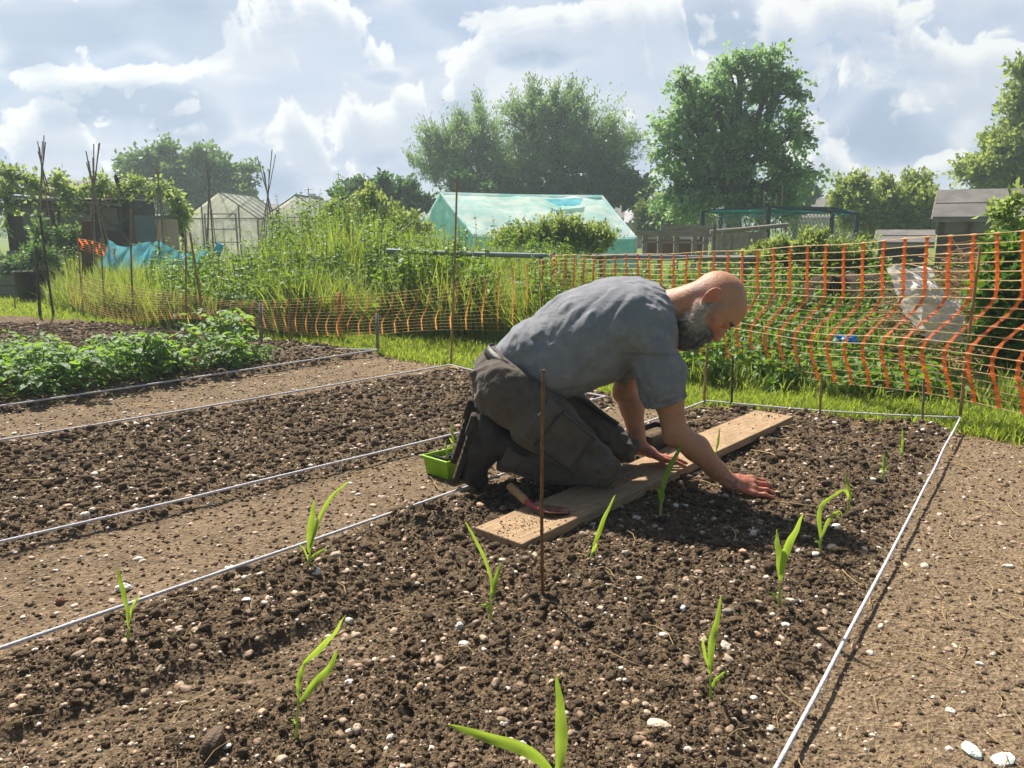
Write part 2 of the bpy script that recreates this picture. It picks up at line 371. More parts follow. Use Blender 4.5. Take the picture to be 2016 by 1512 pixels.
def stones(name, n, smin, smax, pw, flat, mat, seed, keep, cols, amp, rmax=8.2, bury=.25, smooth=True, smax2=None):
    g = np.random.default_rng(seed); x, y = place(int(n*1.2), 1.0, rmax, .94, g); n = len(x)
    bed, lw, fl = zones(x, y); kp = g.uniform(0, 1, n) < keep(bed, fl, x, y)*(1-lw); x, y = x[kp], y[kp]; n = len(x)
    s = smin*y*g.uniform(.02, 1, n)**(-1/pw); s = np.minimum(s, smax*g.uniform(.6, 1, n))
    if smax2: bk_ = bed[kp]*(1-.9*fl[kp]); s = np.minimum(s, smax2+(smax-smax2)*np.clip(bk_*1.2, 0, 1)); x, y = x*1, y*1
    z = soil_h(x, y); mb = MB(); cv = cols(g, n)
    if smax2: cv = np.clip(cv+.24*(1-bk_)+.18*(1-bk_)*(-sdl(s5, x, y) < 0), 0, 1.1)
    lod = np.where(s/y > .0042, 2, np.where(s/y > .0016, 1, 0))
    for L, I in ((0, I0), (1, I1), (2, I2)):
        for var in range(4):
            q = (lod == L) & (np.arange(n) % 4 == var)
            if not q.any(): continue
            tv, tf = rock(I, amp, seed+var*7+L); m_ = q.sum()
            up = np.array([[0, 0, 1.]])*(1/flat)+rdir(m_, g)*.55; fr = frames(up, g.uniform(0, 6.28, m_))
            sc = np.stack([s[q]*flat*g.uniform(.8, 1.2, m_), s[q]*g.uniform(.75, 1.35, m_), s[q]*g.uniform(.65, 1.1, m_)], 1)
            V, F = scatter(tv, tf, np.stack([x[q], y[q], z[q]+s[q]*flat*bury], 1), fr, sc)
            mb.add(V, F, np.repeat(cv[q], len(tv)))
    return tag(mb.build(name, mat, smooth=smooth), kind='stuff')
stones('soil_clods', 150000, .0010, .024, 1.9, .8, M_clod, 21, lambda b, f, x, y: np.clip(b*(1-.7*f)+.16, 0, 1), lambda g, n: g.beta(2, 2.6, n), .34, smax2=.007)
stones('pebbles', 36000, .0009, .017, 1.62, .62, M_peb, 57, lambda b, f, x, y: np.clip(.55+.45*b-.1*f, 0, 1), lambda g, n: np.clip(g.beta(1.0, 1.75, n)*1.05, 0, 1), .42, bury=.05)
M_straw = pm('dry_straw', rgb(206,184,134), rgb(160,132,92), 6, .8, attr='rnd', trans=.2)
g = np.random.default_rng(5); mb = MB(); n = 2600; x, y = place(n, 1.0, 8, .74, g)
bed, lw, fl = zones(x, y); gd_ = grass_d(x, y); d5 = -sdl(s5, x, y)
kp = g.uniform(0, 1, n) < (.10+.55*sstep(-1.0, -.1, gd_)+.45*sstep(.1, -.1, d5)*(x > .5))*(1-lw)
for a, b in zip(x[kp], y[kp]):
    L = g.uniform(.02, .11)*(1+.1*b); th = g.uniform(0, 6.28); z = gz(a, b)
    p = np.array([[a+math.cos(th+c*.5)*L*c, b+math.sin(th+c*.5)*L*c, z+.008+.014*g.uniform()*math.sin(c*3.1)] for c in (0, .35, .7, 1)])
    mb.tube(p, max(.0007, .0006*b)*g.uniform(.7, 1.4), 4, g.uniform(), cap=False)
tag(mb.build('dry_straw', M_straw), kind='stuff')

# a few stones big enough to be told apart
def stone(px, py, s, flat, colr, lab, seed, ang=False):
    tv, tf = rock(ico(3) if not ang else ico(2), .42, seed, 1.2); p = G(px, py, .0); z = gz(p[0], p[1])
    m_ = pm('stone', colr, tuple(c*.72 for c in colr), 40, .7, .5, 120)
    fr = frames(rdir(1)*.5+np.array([[0, 0, 1.]]), np.array([seed*1.3]))
    V, F = scatter(tv, tf, [[0, 0, 0]], fr, [[s*flat, s*1.25, s*.85]])
    tag(link('stone', mesh('stone', V, F, [m_], not ang), None, (p[0], p[1], z+s*flat*.45)), lab, 'stone')
stone(243,1143,.019,.75,rgb(236,232,222),'white angular stone on the path just behind the leftmost maize seedling',3,True)
stone(117,1168,.016,.9,rgb(128,94,72),'brown pointed stone alone on the bare path at the left',5,True)
stone(905,1240,.012,1.1,rgb(206,204,194),'pale grey flat shard standing in the soil below the middle seedling',8,True)
stone(912,1278,.012,.8,rgb(240,238,232),'white chalky stone in the soil below the pale grey shard',9,True)
stone(1298,1427,.020,.5,rgb(222,204,178),'large cream flat stone in the front of the bed right of centre',12)
stone(480,1117,.024,.7,rgb(120,104,88),'big grey brown stone beside the near white string',14)
stone(1432,1220,.013,.8,rgb(150,138,122),'rounded grey stone left of the foremost right-hand string',15)
stone(1430,1275,.016,.55,rgb(196,184,166),'pale oval stone to the right of the tall single-leaf seedling',16)
stone(1915,1458,.022,.35,rgb(205,222,208),'pale green flat tile shard on the dry path at the right',17,True)
stone(1975,1478,.020,.35,rgb(214,224,212),'pale green shard nearest the bottom corner of the dry path',18,True)
stone(420,1480,.026,.7,rgb(104,84,68),'large brown lump of stone at the bottom edge by the furrow',19)
# ------------------------------------------------------------------ strings and canes
M_str = pm('white_cord', rgb(238,236,238), rgb(205,203,208), 90, .8, .6, 500)
def string(a, b, lab, r=.0042, sag=.012, bend=0):
    a, b = np.asarray(a, float), np.asarray(b, float); s = np.linspace(0, 1, 60)[:, None]; p = a+(b-a)*s
    L = np.linalg.norm(b-a); p[:, 2] += -sag*np.sin(np.pi*s[:, 0])+.003*(fbm(s[:, 0]*L*3, s[:, 0]*0+L, o=2, s=8)-.5)
    n = np.array([-(b-a)[1], (b-a)[0], 0])/L; p += n*bend*np.sin(np.pi*s)+n*.02*(fbm(s*L*1.5, s*0+L*3, o=2, s=9)-.5)
    mb = MB(); mb.tube(p, r*1.2, 6); c = p.mean(0)
    return tag(mb.build('string', M_str, loc=(c[0], c[1], 0)), lab, 'string', 'white strings marking out the beds')
string(s1[0], s1[1], 'white string along the front edge of the potato bed', .0046)
string(s2[0], s2[1], 'white string between the potato path and the bare middle bed', .0044)
string(s3[0], s3[1], 'white string along the near edge of the pebbly middle bed', .0043)
string(s4[0], s4[1], 'white string passing under the kneeling man, along the planted bed', .0042)
string(s5[0], s5[1], 'white string running down the right edge of the planted bed', .0040)
string(e1[0], e1[1], 'white string across the far end of the middle bed, at the lawn', .004)
string(e2[0], e2[1], 'white string across the far end of the planted bed, by the orange netting', .0042)
string(s0[0], s0[1], 'white string half hidden between the rows of potato plants', .0045)
string(e0[0], e0[1], 'short white string across the far end of the potato bed', .004)

M_cane = pm('bamboo', rgb(176,140,92), rgb(134,100,62), 25, .55, .3, 60, stretch=(1, 1, .3))
M_cane2 = pm('old_cane', rgb(150,132,108), rgb(112,96,76), 20, .7, .3, 60)
M_cane3 = pm('dark_cane', rgb(92,72,52), rgb(58,46,36), 20, .7, .3, 60)
M_stake = pm('grey_stake', rgb(150,144,136), rgb(112,106,98), 14, .85, .4, 60)
def cane_geo(mb, a, b, r, nodes=.17, taper=.8, a_=.5):
    a, b = np.asarray(a, float), np.asarray(b, float); L = np.linalg.norm(b-a); s = [0]; rad = [r]; x = nodes*.6
    bend = rng.normal(size=3)*.006*L
    while x < L-.03:
        for dx, q in ((-.006, 1), (-.002, 1.28), (.003, 1.28), (.007, 1)): s.append((x+dx)/L); rad.append(r*q*(1-(1-taper)*x/L))
        x += nodes*rng.uniform(.8, 1.2)
    s.append(1); rad.append(r*taper); s = np.array(s)[:, None]
    return mb.tube(a+(b-a)*s+bend*np.sin(np.pi*s), rad, 7, a_)
def cane(px0, py0, px1, py1, lab, r=.0055, mat=None, grp='garden canes', lean=0, cat='cane', name='bamboo_cane', knots=True):
    a = G(px0, py0); a[2] = gz(a[0], a[1])-.01; b = P(px1, py1, a[1]+lean); mb = MB()
    if knots: cane_geo(mb, a, b, r)
    else: mb.bar(a, b, r*2.2, r*2)
    return tag(mb.build(name, mat or M_cane, loc=a), lab, cat, grp)
cane(1068,1168,1070,728,'thin brown bamboo cane standing upright in front of the kneeling man',.0052,pm('brown_bamboo',rgb(136,98,62),rgb(96,68,44),30,.5,.3,80))
cane(887,719,900,352,'tall slender bamboo cane at the end of the string left of the man',.009)
cane(1386,800,1394,668,'pale bamboo cane at the string corner just right of the bearded face',.008)
cane(1440,803,1443,700,'short dark cane close to the right of the pale string-corner cane',.007,M_cane3)
cane(1614,818,1617,735,'short cane in the lawn edge about midway along the far string',.007)
cane(1816,834,1819,745,'short cane in the lawn edge nearest the netting corner',.007,M_cane2)
cane(1890,826,1930,488,'leaning bamboo cane holding up the right-hand end of the orange netting',.009)
cane(1084,640,1088,498,'orange stained post at the corner of the orange netting',.022,pm('rusty_post',rgb(150,84,46),rgb(112,66,42),12,.8),knots=False,cat='post',name='fence_post')
cane(667,670,668,576,'orange-lit short post in the sagging netting left of the tall cane',.016,pm('orange_lit_post',rgb(186,112,56),rgb(140,92,52),12,.8),knots=False,cat='post',name='fence_post')  # orange light falling on this stake is put into its colour
cane(743,692,742,618,'grey wooden stake at the end of the potato bed string',.011,M_stake,knots=False,cat='stake',name='wooden_stake')
cane(514,674,513,598,'grey wooden stake behind the tall end potato plant',.012,M_stake,knots=False,cat='stake',name='wooden_stake')
cane(570,674,569,582,'slim cane between the two grey wooden stakes',.007)
cane(408,674,374,458,'tall leaning bamboo cane in front of the weeds, foot beside the potato plants',.011)
cane(366,668,365,458,'upright bamboo cane just left of the tall leaning one',.009)
cane(265,642,258,410,'tall knotted bamboo cane rising in front of the blue net',.011,M_cane2)
cane(206,624,198,470,'upright bamboo cane in front of the left end of the weeds',.010)
cane(164,620,152,455,'bamboo cane at the far left end of the sagging orange netting',.010)
cane(79,624,71,486,'dark stout post with white rings at the left of the potato bed',.018,M_cane3,cat='post',name='garden_post')
cane(106,624,79,424,'long dark leaning cane beside the stout ringed post',.014,M_cane3)
cane(30,606,27,574,'very short cane on the lawn at the far left',.009)

# ------------------------------------------------------------------ maize seedlings
M_maize = pm('maize_leaf', rgb(80,122,44), rgb(140,170,78), 40, .55, .3, 160, trans=.5, tcol=rgb(176,204,70), spec=.3, attr='rnd')
M_maize2 = pm('maize_stem', rgb(150,176,84), rgb(170,182,110), 40, .5, trans=.35, tcol=rgb(200,214,110))
def spline(pts, n=14):
    pts = np.asarray(pts, float); k_ = len(pts); u = np.linspace(0, k_-1, n); out = []
    for s in u:
        i = min(int(s), k_-2); f = s-i; p0, p1, p2, p3 = pts[max(i-1, 0)], pts[i], pts[i+1], pts[min(i+2, k_-1)]
        out.append(.5*((2*p1)+(-p0+p2)*f+(2*p0-5*p1+4*p2-p3)*f*f+(-p0+3*p1-3*p2+p3)*f**3))
    return np.array(out)
def blade(mb, pts, w, face, fold=.35, base=.35, a=0.0, seed=0):
    p = spline(pts, 16); n = len(p); T = np.gradient(p, axis=0); T /= np.linalg.norm(T, axis=1)[:, None]
    s = np.linspace(0, 1, n); wd = w*np.where(s < .4, base+(1-base)*np.sin(s/.4*np.pi/2), np.cos((s-.4)/.6*np.pi/2)**.75)+.0004
    V = []; A_ = []
    for i in range(n):
        f = np.array([math.sin(face+1.0*(s[i]-.3)), -math.cos(face+1.0*(s[i]-.3)), .12]); e = np.cross(f, T[i]); e /= np.linalg.norm(e); nn = np.cross(T[i], e)
        rip = .0016*math.sin(s[i]*19+seed)
        for c in (-1, -.5, 0, .5, 1): A_.append(max(0, 1-2.2*abs(c))*.8+(.25 if (i % 3 == 0) else 0)); V.append(p[i]+e*wd[i]*c/2+nn*(abs(c)*fold*wd[i]/2+rip*abs(c)))
    i = np.arange(n-1)[:, None]*5; j = np.arange(4)[None]
    return mb.add(V, np.stack([i+j, i+j+1, i+6+j, i+5+j], -1).reshape(-1, 4), np.array(A_))
def seedling(bx, by, leaves, lab, Y=None, z0=None, grp='maize seedlings in the planted bed'):
    b = G(bx, by, .0) if Y is None else P(bx, by, Y)
    if Y is None: b[2] = gz(b[0], b[1])-.004
    else: b[2] = z0
    o = empty('maize_seedling', b, lab, 'seedling', grp); sc = mpp(b[1]*CP+.2)
    first = leaves[0][0][0]; tp = P(*first, b[1])-b
    mb = MB(); mb.tube(spline([np.zeros(3), tp*.5+np.array([.0, .001, 0]), tp], 6), [sc*3.4, sc*3.0, sc*2.6, sc*2.4, sc*2.2, sc*1.8], 8, cap=False); mb.build('stem', M_maize2, o)
    for i, (pts, w) in enumerate(leaves):
        q = []; dy = (-1)**i*sc*random.uniform(14, 34)
        for j, (x, y) in enumerate(pts): q.append(P(x, y, b[1]+dy*(j/(len(pts)-1))**1.5)-b)
        mb = MB(); blade(mb, q, sc*w*.78, random.uniform(-.5, .5), seed=i); mb.build('leaf', M_maize, o)
    return o
seedling(253,1272,[([(254,1236),(250,1190),(239,1150),(232,1116)],14),([(255,1228),(262,1195),(275,1172)],9),([(254,1260),(250,1252),(245,1250)],6)],'maize seedling farthest left, beside the near white string')
seedling(608,1130,[([(610,1088),(612,1040),(618,984)],19),([(611,1078),(630,1020),(655,975),(690,946)],10),([(609,1102),(625,1090),(644,1078)],9),([(608,1106),(599,1082),(588,1072)],4)],'maize seedling with a long arching leaf crossing the string left of the plank')
seedling(582,1452,[([(588,1372),(590,1335),(602,1296)],15),([(599,1306),(625,1280),(656,1246),(680,1210)],17),([(589,1386),(620,1345),(650,1312),(663,1278)],20),([(584,1428),(580,1418),(573,1416)],8)],'tall forked maize seedling at the front left of the bed')
seedling(966,1222,[([(967,1182),(973,1150),(986,1107)],14),([(970,1166),(962,1118),(940,1070),(914,1023)],9),([(966,1206),(958,1193),(945,1190)],10)],'maize seedling with one leaf reaching up left toward the near end of the plank')
seedling(1163,1114,[([(1167,1086),(1178,1050),(1193,1010),(1212,973)],12),([(1166,1092),(1170,1078),(1175,1068)],9)],'slim maize seedling in the shade just right of the thin brown cane')
seedling(1299,1027,[([(1303,978),(1310,940),(1326,905),(1346,870)],14),([(1303,988),(1301,970),(1292,962)],17)],'maize seedling in the man\'s shadow between his two hands')
seedling(1099,1548,[([(1100,1518),(1105,1460),(1102,1400),(1095,1328)],31),([(1092,1524),(1040,1478),(970,1454),(880,1426)],31)],'big-leaved maize seedling cut off by the bottom of the photo')
seedling(1400,1374,[([(1398,1326),(1401,1265),(1409,1228),(1420,1170)],18),([(1397,1318),(1386,1284),(1384,1258),(1393,1250)],8),([(1400,1356),(1411,1336),(1428,1322)],13)],'upright maize seedling with a single tall leaf, right of centre in the front')
seedling(1534,1200,[([(1536,1142),(1533,1100),(1527,1062),(1530,1041)],24),([(1538,1132),(1548,1082),(1565,1045),(1581,1010)],19),([(1534,1182),(1528,1172),(1511,1165)],6)],'broad two-leaved maize seedling in front of the reaching hand')
seedling(1616,1094,[([(1615,1058),(1612,1008),(1626,985),(1662,964)],14),([(1617,1060),(1632,1022),(1652,1008),(1659,1026)],10),([(1615,1078),(1611,1067),(1603,1066)],8)],'arching maize seedling with drooping side leaf, near the right string')
seedling(1671,1007,[([(1672,978),(1667,950),(1660,924)],11),([(1671,982),(1664,966),(1641,970)],7),([(1672,990),(1676,972),(1680,962)],5)],'small maize seedling just behind the arching one')
seedling(1738,940,[([(1739,926),(1740,906),(1742,888)],10),([(1738,932),(1735,925),(1731,922)],5),([(1739,932),(1743,924),(1749,916)],5)],'tiny maize seedling third from the far end, beside the right string')
seedling(1776,900,[([(1776,886),(1776,860),(1775,836)],8),([(1776,892),(1771,882),(1770,876)],4)],'thin upright maize seedling second from the far end of the bed')
seedling(1410,912,[([(1410,888),(1414,868),(1416,841)],6),([(1409,897),(1405,888),(1402,882)],5)],'thin pale maize seedling behind the reaching forearm at the edge of the plank')
seedling(1797,842,[([(1797,832),(1795,820),(1793,808)],7),([(1797,836),(1801,824),(1804,818)],5)],'faint pale maize seedling at the far end by the netting')

# ------------------------------------------------------------------ potato plants
M_pot = pm('potato_leaf', rgb(92,134,62), rgb(58,98,42), 22, .40, .35, 140, trans=.42, tcol=rgb(164,206,76), attr='rnd', spec=.5)
M_potst = pm('potato_stem', rgb(96,124,62), rgb(84,104,56), 20, .6, trans=.2)
LT = np.array([(0,0,0),(.30,.27,.05),(.30,0,-.03),(.30,-.27,.05),(.66,.24,.03),(.66,0,-.05),(.66,-.24,.03),(1,0,-.13)], float)
LF4 = np.array([(2,1,4,5),(3,2,5,6)]); LF3 = np.array([(0,1,2),(0,2,3),(5,4,7),(6,5,7)])
def leaflets(mb, pos, d, size, g, roll=.5):
    pos, d = np.array(pos), np.array(d); n = len(pos); size = np.broadcast_to(size, (n,))*g.uniform(.75, 1.25, n)
    fr = frames(d, g.normal(0, roll, n)); sc = np.stack([size, size*g.uniform(.85, 1.25, n), size*g.uniform(.6, 2.2, n)], 1); c = g.uniform(0, 1, n)
    V, F = scatter(LT, LF4, pos, fr, sc); V2, F2 = scatter(LT, LF3, pos, fr, sc); a = np.repeat(c, 8)
    mb.add(V, F, a); mb.add(V2, F2, a)
def potato(seed, h=.30, spread=.20, ns=13):
    g = np.random.default_rng(seed); st, lf = MB(), MB(); pos, dr, sz = [], [], []
    for i in range(ns):
        az = g.uniform(0, 6.28); r = spread*math.sqrt(g.uniform(.05, 1)); H = h*g.uniform(.55, 1.05)
        p = spline([(0, 0, -.02), (r*.3*math.cos(az), r*.3*math.sin(az), H*.5), (r*math.cos(az), r*math.sin(az), H)], 7); st.tube(p, [.006, .0055, .005, .0045, .004, .003, .002], 5, cap=False)
        for j in (2, 3, 4, 5, 6, 6):
            a2 = az+g.normal(0, 1.3); L = g.uniform(.09, .17)*(1.15-.06*j)*(h/.3)
            dd = np.array([math.cos(a2), math.sin(a2), g.uniform(-.05, .55)]); q = [p[j]+dd*L*s_+np.array([0, 0, -.09*s_*s_]) for s_ in (0, .35, .7, 1)]
            st.tube(spline(q, 5), .0018, 4, cap=False)
            for s_, sd_ in ((.38, 1), (.42, -1), (.7, 1), (.74, -1), (1, 0)):
                b = p[j]+dd*L*s_+np.array([0, 0, -.09*s_*s_]); e = np.array([-dd[1], dd[0], 0])*sd_
                pos.append(b); dr.append(dd*(.55 if sd_ else 1)+e+np.array([0, 0, g.uniform(-.75, .1)])); sz.append((.055 if sd_ else .075)*(.75+.25*s_)*(h/.3)**.5)
    leaflets(lf, pos, dr, np.array(sz), g)
    return st, lf
protos = []
prow = [('leafy potato plant in the front row, along the white string', .30, 'front row of potato plants'), ('leafy potato plant in the middle row', .80, 'middle row of potato plants'),
        ('leafy potato plant in the back row, next to the lawn', 1.28, 'back row of potato plants')]
dv = (s1[1]-s1[0])[:2]; dv = dv/np.linalg.norm(dv); nv = np.array([-dv[1], dv[0]]); end = s1[1][:2]
pcount = 0
for ri, (lab, off, grp) in enumerate(prow):
    tmax = [.95, 1.75, 2.3][ri]
    for j in range(16):
        tpos = tmax+j*.29+random.uniform(-.05, .05); q = end-dv*tpos+nv*(off+random.uniform(-.06, .06))
        if q[0]/q[1] < -.80: break
        small = (ri == 0 and j < 2); z = gz(q[0], q[1])-.005
        l2 = 'small potato plant at the sparse right-hand end of the front row' if small and j == 0 else lab
        if pcount < 4:
            o = empty('potato_plant', (q[0], q[1], z), l2, 'potato plant', grp)
            st, lf = potato(100+pcount, [.26, .28, .31, .29][pcount]); st.build('stem', M_potst, o); lf.build('foliage', M_pot, o); protos.append(o)
            o.scale = ((.55, .8, 1, 1)[pcount],)*3
        else:
            o = dup(protos[1+pcount % 3], (q[0], q[1], z), random.uniform(0, 6.28), random.uniform(.74, 1.02)); tag(o, l2, 'potato plant', grp)
        pcount += 1
p = G(446, 706); o = empty('potato_plant', (p[0], p[1], gz(p[0], p[1])), 'tallest potato plant, standing up at the right end of the rows', 'potato plant')
st, lf = potato(140, .40, .13, 9); st.build('stem', M_potst, o); lf.build('foliage', M_pot, o)

# ------------------------------------------------------------------ plank, trowel, trays
def wood(name, c1, c2, sc=9, str_=(1.2, 14, 14), bump=.35):
    m, t = nt(name); k = N(t); co_ = k.n('ShaderNodeMapping', {'Vector': k.n('ShaderNodeTexCoord').outputs['Object'], 'Scale': str_}).outputs[0]
    n_ = k.noise(co_, sc, 6, .6, .8); n2_ = k.noise(k.n('ShaderNodeTexCoord').outputs['Object'], 7, 5, .6)
    c = k.mix(k.ramp(n_, .3, .7), c1, c2); c = k.mix(k.math('MULTIPLY', k.ramp(n2_, .48, .70), .62), c, tuple(x*.55 for x in c1))
    b = k.n('ShaderNodeBump', {'Strength': bump, 'Distance': .004, 'Height': n_})
    p_ = k.n('ShaderNodeBsdfPrincipled', {'Base Color': c, 'Roughness': .8, 'Specular IOR Level': .2, 'Normal': b.outputs[0]}); k.n('ShaderNodeOutputMaterial', {'Surface': p_.outputs[0]}); return m
def bevel(o, w=.003, seg=2):
    md = o.modifiers.new('bevel', 'BEVEL'); md.width = w; md.segments = seg; md.limit_method = 'ANGLE'; return o
PT = .047                                    # top of the plank near its middle
pa, pb2 = G(980,1056,.035), G(1524,813,.06)
pdv = (pb2-pa)/np.linalg.norm(pb2-pa); pang = math.atan2(pdv[1], pdv[0])
L = np.linalg.norm(pb2-pa); xs = np.linspace(-L/2, L/2, 40); mb = MB(); V = []
for x in xs:
    wv = .002*math.sin(x*5)
    V += [(x, -.103, -.036+wv), (x, .103, -.036+wv), (x, .103, wv), (x, -.103, wv)]
i = np.arange(39)[:, None]*4; j = np.arange(4)[None]; F = np.stack([i+j, i+4+j, i+4+(j+1) % 4, i+(j+1) % 4], -1).reshape(-1, 4)
mb.add(V, F); mb.add(V[:4], [[0,1,2,3]]); mb.add(V[-4:], [[3,2,1,0]])
pk = mb.build('wooden_plank', wood('plank_wood', rgb(176,148,114), rgb(130,108,84)), smooth=False)
pk.location = Vector((pa+pb2)/2+np.array([0, 0, .002])); pk.rotation_euler = (0, -math.asin(pdv[2]), pang)
md = pk.modifiers.new('weld', 'WELD'); bevel(pk, .004)
g = np.random.default_rng(61); n = 420; lx_ = np.concatenate([g.normal(-.93, .09, 260), g.uniform(-1.1, 1.1, 110), g.normal(1.0, .06, 50)]); ly_ = np.clip(g.normal(0, .045, n), -.095, .095); e_ = np.array([-pdv[1], pdv[0], 0]); kq = np.abs(lx_) < 1.12
pos_ = (pa+pb2)/2+lx_[kq, None]*pdv+ly_[kq, None]*e_+np.array([0, 0, .004]); sz_ = .0012*g.uniform(.08, 1, kq.sum())**-.5; V_, F_ = scatter(*rock(I1, .35, 5), pos_, frames(rdir(kq.sum(), g)), sz_)
tag(MB().add(V_, F_, np.repeat(g.uniform(0, .8, kq.sum()), len(I1[0]))).build('soil_crumbs', M_clod), kind='stuff')
tag(pk, 'long weathered wooden plank lying across the bed under the man', 'plank')
tb = empty('garden_trowel', G(1060,1000,.05), 'hand trowel with wooden handle lying on the near end of the plank', 'trowel'); tl = np.array(tb.location)
h0, h1, h2, h3 = G(1003,956,.075)-tl, G(1037,988,.072)-tl, G(1062,1003,.062)-tl, G(1120,1004,.055)-tl
mb = MB(); s_ = np.linspace(0, 1, 14); mb.tube(h0+(h1-h0)*s_[:, None], [.009,.0155,.017,.0175,.017,.016,.015,.0145,.0145,.015,.0155,.0155,.014,.012], 14); mb.build('handle', wood('handle_wood', rgb(172,136,92), rgb(132,100,64)), tb)
mb = MB(); mb.tube([h1-(h1-h0)*.08, h1+(h2-h1)*.25, h1+(h2-h1)*.7, h2], [.013, .011, .008, .007], 10); mb.build('shank', pm('red_paint', rgb(150,52,58), rgb(124,66,60), 60, .45, .2), tb)
ax = (h3-h2); bl = np.linalg.norm(ax); ax = ax/bl; side = np.cross([0, 0, 1.], ax); side /= np.linalg.norm(side); upv = np.cross(ax, side); V = []
for i in range(17):
    s = i/16; w = .034*(min(1, .35+s*3) if s < .3 else math.sqrt(max(0, 1-((s-.3)/.7)**2.6)))+.001
    for c in np.linspace(-1, 1, 9): V.append(h2+ax*bl*s*1.05+side*c*w+upv*(.016*c*c*(1-.4*s)-.012))
i = np.arange(16)[:, None]*9; j = np.arange(8)[None]; mb = MB().add(V, np.stack([i+j, i+j+1, i+10+j, i+9+j], -1).reshape(-1, 4))
o = mb.build('blade', pm('rusty_blade', rgb(160,112,92), rgb(104,72,60), 40, .45, .2, metal=.35), tb); md = o.modifiers.new('thick', 'SOLIDIFY'); md.thickness = .0022
def tray(name, A, d1_, d2_, l1, l2, h, wall, mat, lab, cat, taper=.9, rim=.008):
    A = np.asarray(A, float); d1_ = np.array([*d1_, 0.])/np.linalg.norm(d1_); d2_ = np.array([*d2_, 0.])/np.linalg.norm(d2_)
    o = empty(name, A+d1_*l1/2+d2_*l2/2, lab, cat); mb = MB()
    def ring(k_, z): return [d1_*sx*l1/2*k_+d2_*sy*l2/2*k_+np.array([0, 0, z]) for sx, sy in ((-1, -1), (1, -1), (1, 1), (-1, 1))]
    rs = [ring(taper, 0), ring(.985, h-.012), ring(1.07, h-.012), ring(1.07, h), ring(.97, h), ring(.97*taper, .012)]
    V = np.concatenate(rs); i = np.arange(5)[:, None]*4; j = np.arange(4)[None]
    mb.add(V, np.stack([i+j, i+(j+1) % 4, i+4+(j+1) % 4, i+4+j], -1).reshape(-1, 4)); mb.add(rs[0], [[3,2,1,0]]); mb.add(rs[5], [[0,1,2,3]])
    bevel(mb.build('shell', mat, o, smooth=False), .002); return o, d1_, d2_
A = G(833,921); dAB = np.array([.74, -.67]); dAC = np.array([.74, .67])
gt, u1, u2 = tray('seed_tray', (A[0], A[1], gz(A[0], A[1])+.004), dAB, dAC, .15, .21, .082, .004, pm('lime_plastic', rgb(150,196,36), rgb(138,184,36), 10, .35, trans=.18, tcol=rgb(170,220,40)), 'lime green plastic seed tray beside the boots', 'seed tray')
mb = MB(); mb.box((0, 0, .055), (.13, .188, .012), np.stack([u1, u2, [0, 0, 1]], 1)); mb.build('compost', M_soil, gt)
mb = MB()
for s in (-.062, 0.0, .062): mb.bar(-u1*.062+u2*s+np.array([0, 0, .068]), u1*.062+u2*s+np.array([0, 0, .068]), .004, .018)
mb.bar(-u2*.09+np.array([0, 0, .0682]), u2*.09+np.array([0, 0, .0682]), .004, .0165); mb.build('divider', pm('black_plastic', (.012,.012,.013), (.03,.03,.032), 20, .4), gt)
gl = np.array(gt.location)
seedling(893,884,[([(893,872),(892,860),(889,845),(886,834)],7),([(893,876),(888,866),(884,862)],4)],'maize seedling still growing in the lime green tray',Y=gl[1]+.03,z0=gl[2]+.058,grp=None)
seedling(880,892,[([(880,884),(877,876),(874,872)],5),([(880,886),(884,878),(886,876)],4)],'smallest pale seedling at the near side of the lime green tray',Y=gl[1]-.04,z0=gl[2]+.058,grp=None)
cb = G(1283,893,PT+.006)
bt, u1, u2 = tray('pot_crate', (cb[0], cb[1], cb[2]), (pdv[0], pdv[1]), (-pdv[1], pdv[0]), .24, .13, .075, .004, bpy.data.materials['black_plastic'], 'black plastic pot tray on the plank behind the man\'s hands', 'tray')
mb = MB(); mb.box((0, 0, .05), (.21, .108, .01), np.stack([u1, u2, [0, 0, 1]], 1)); mb.build('compost', M_soil, bt)
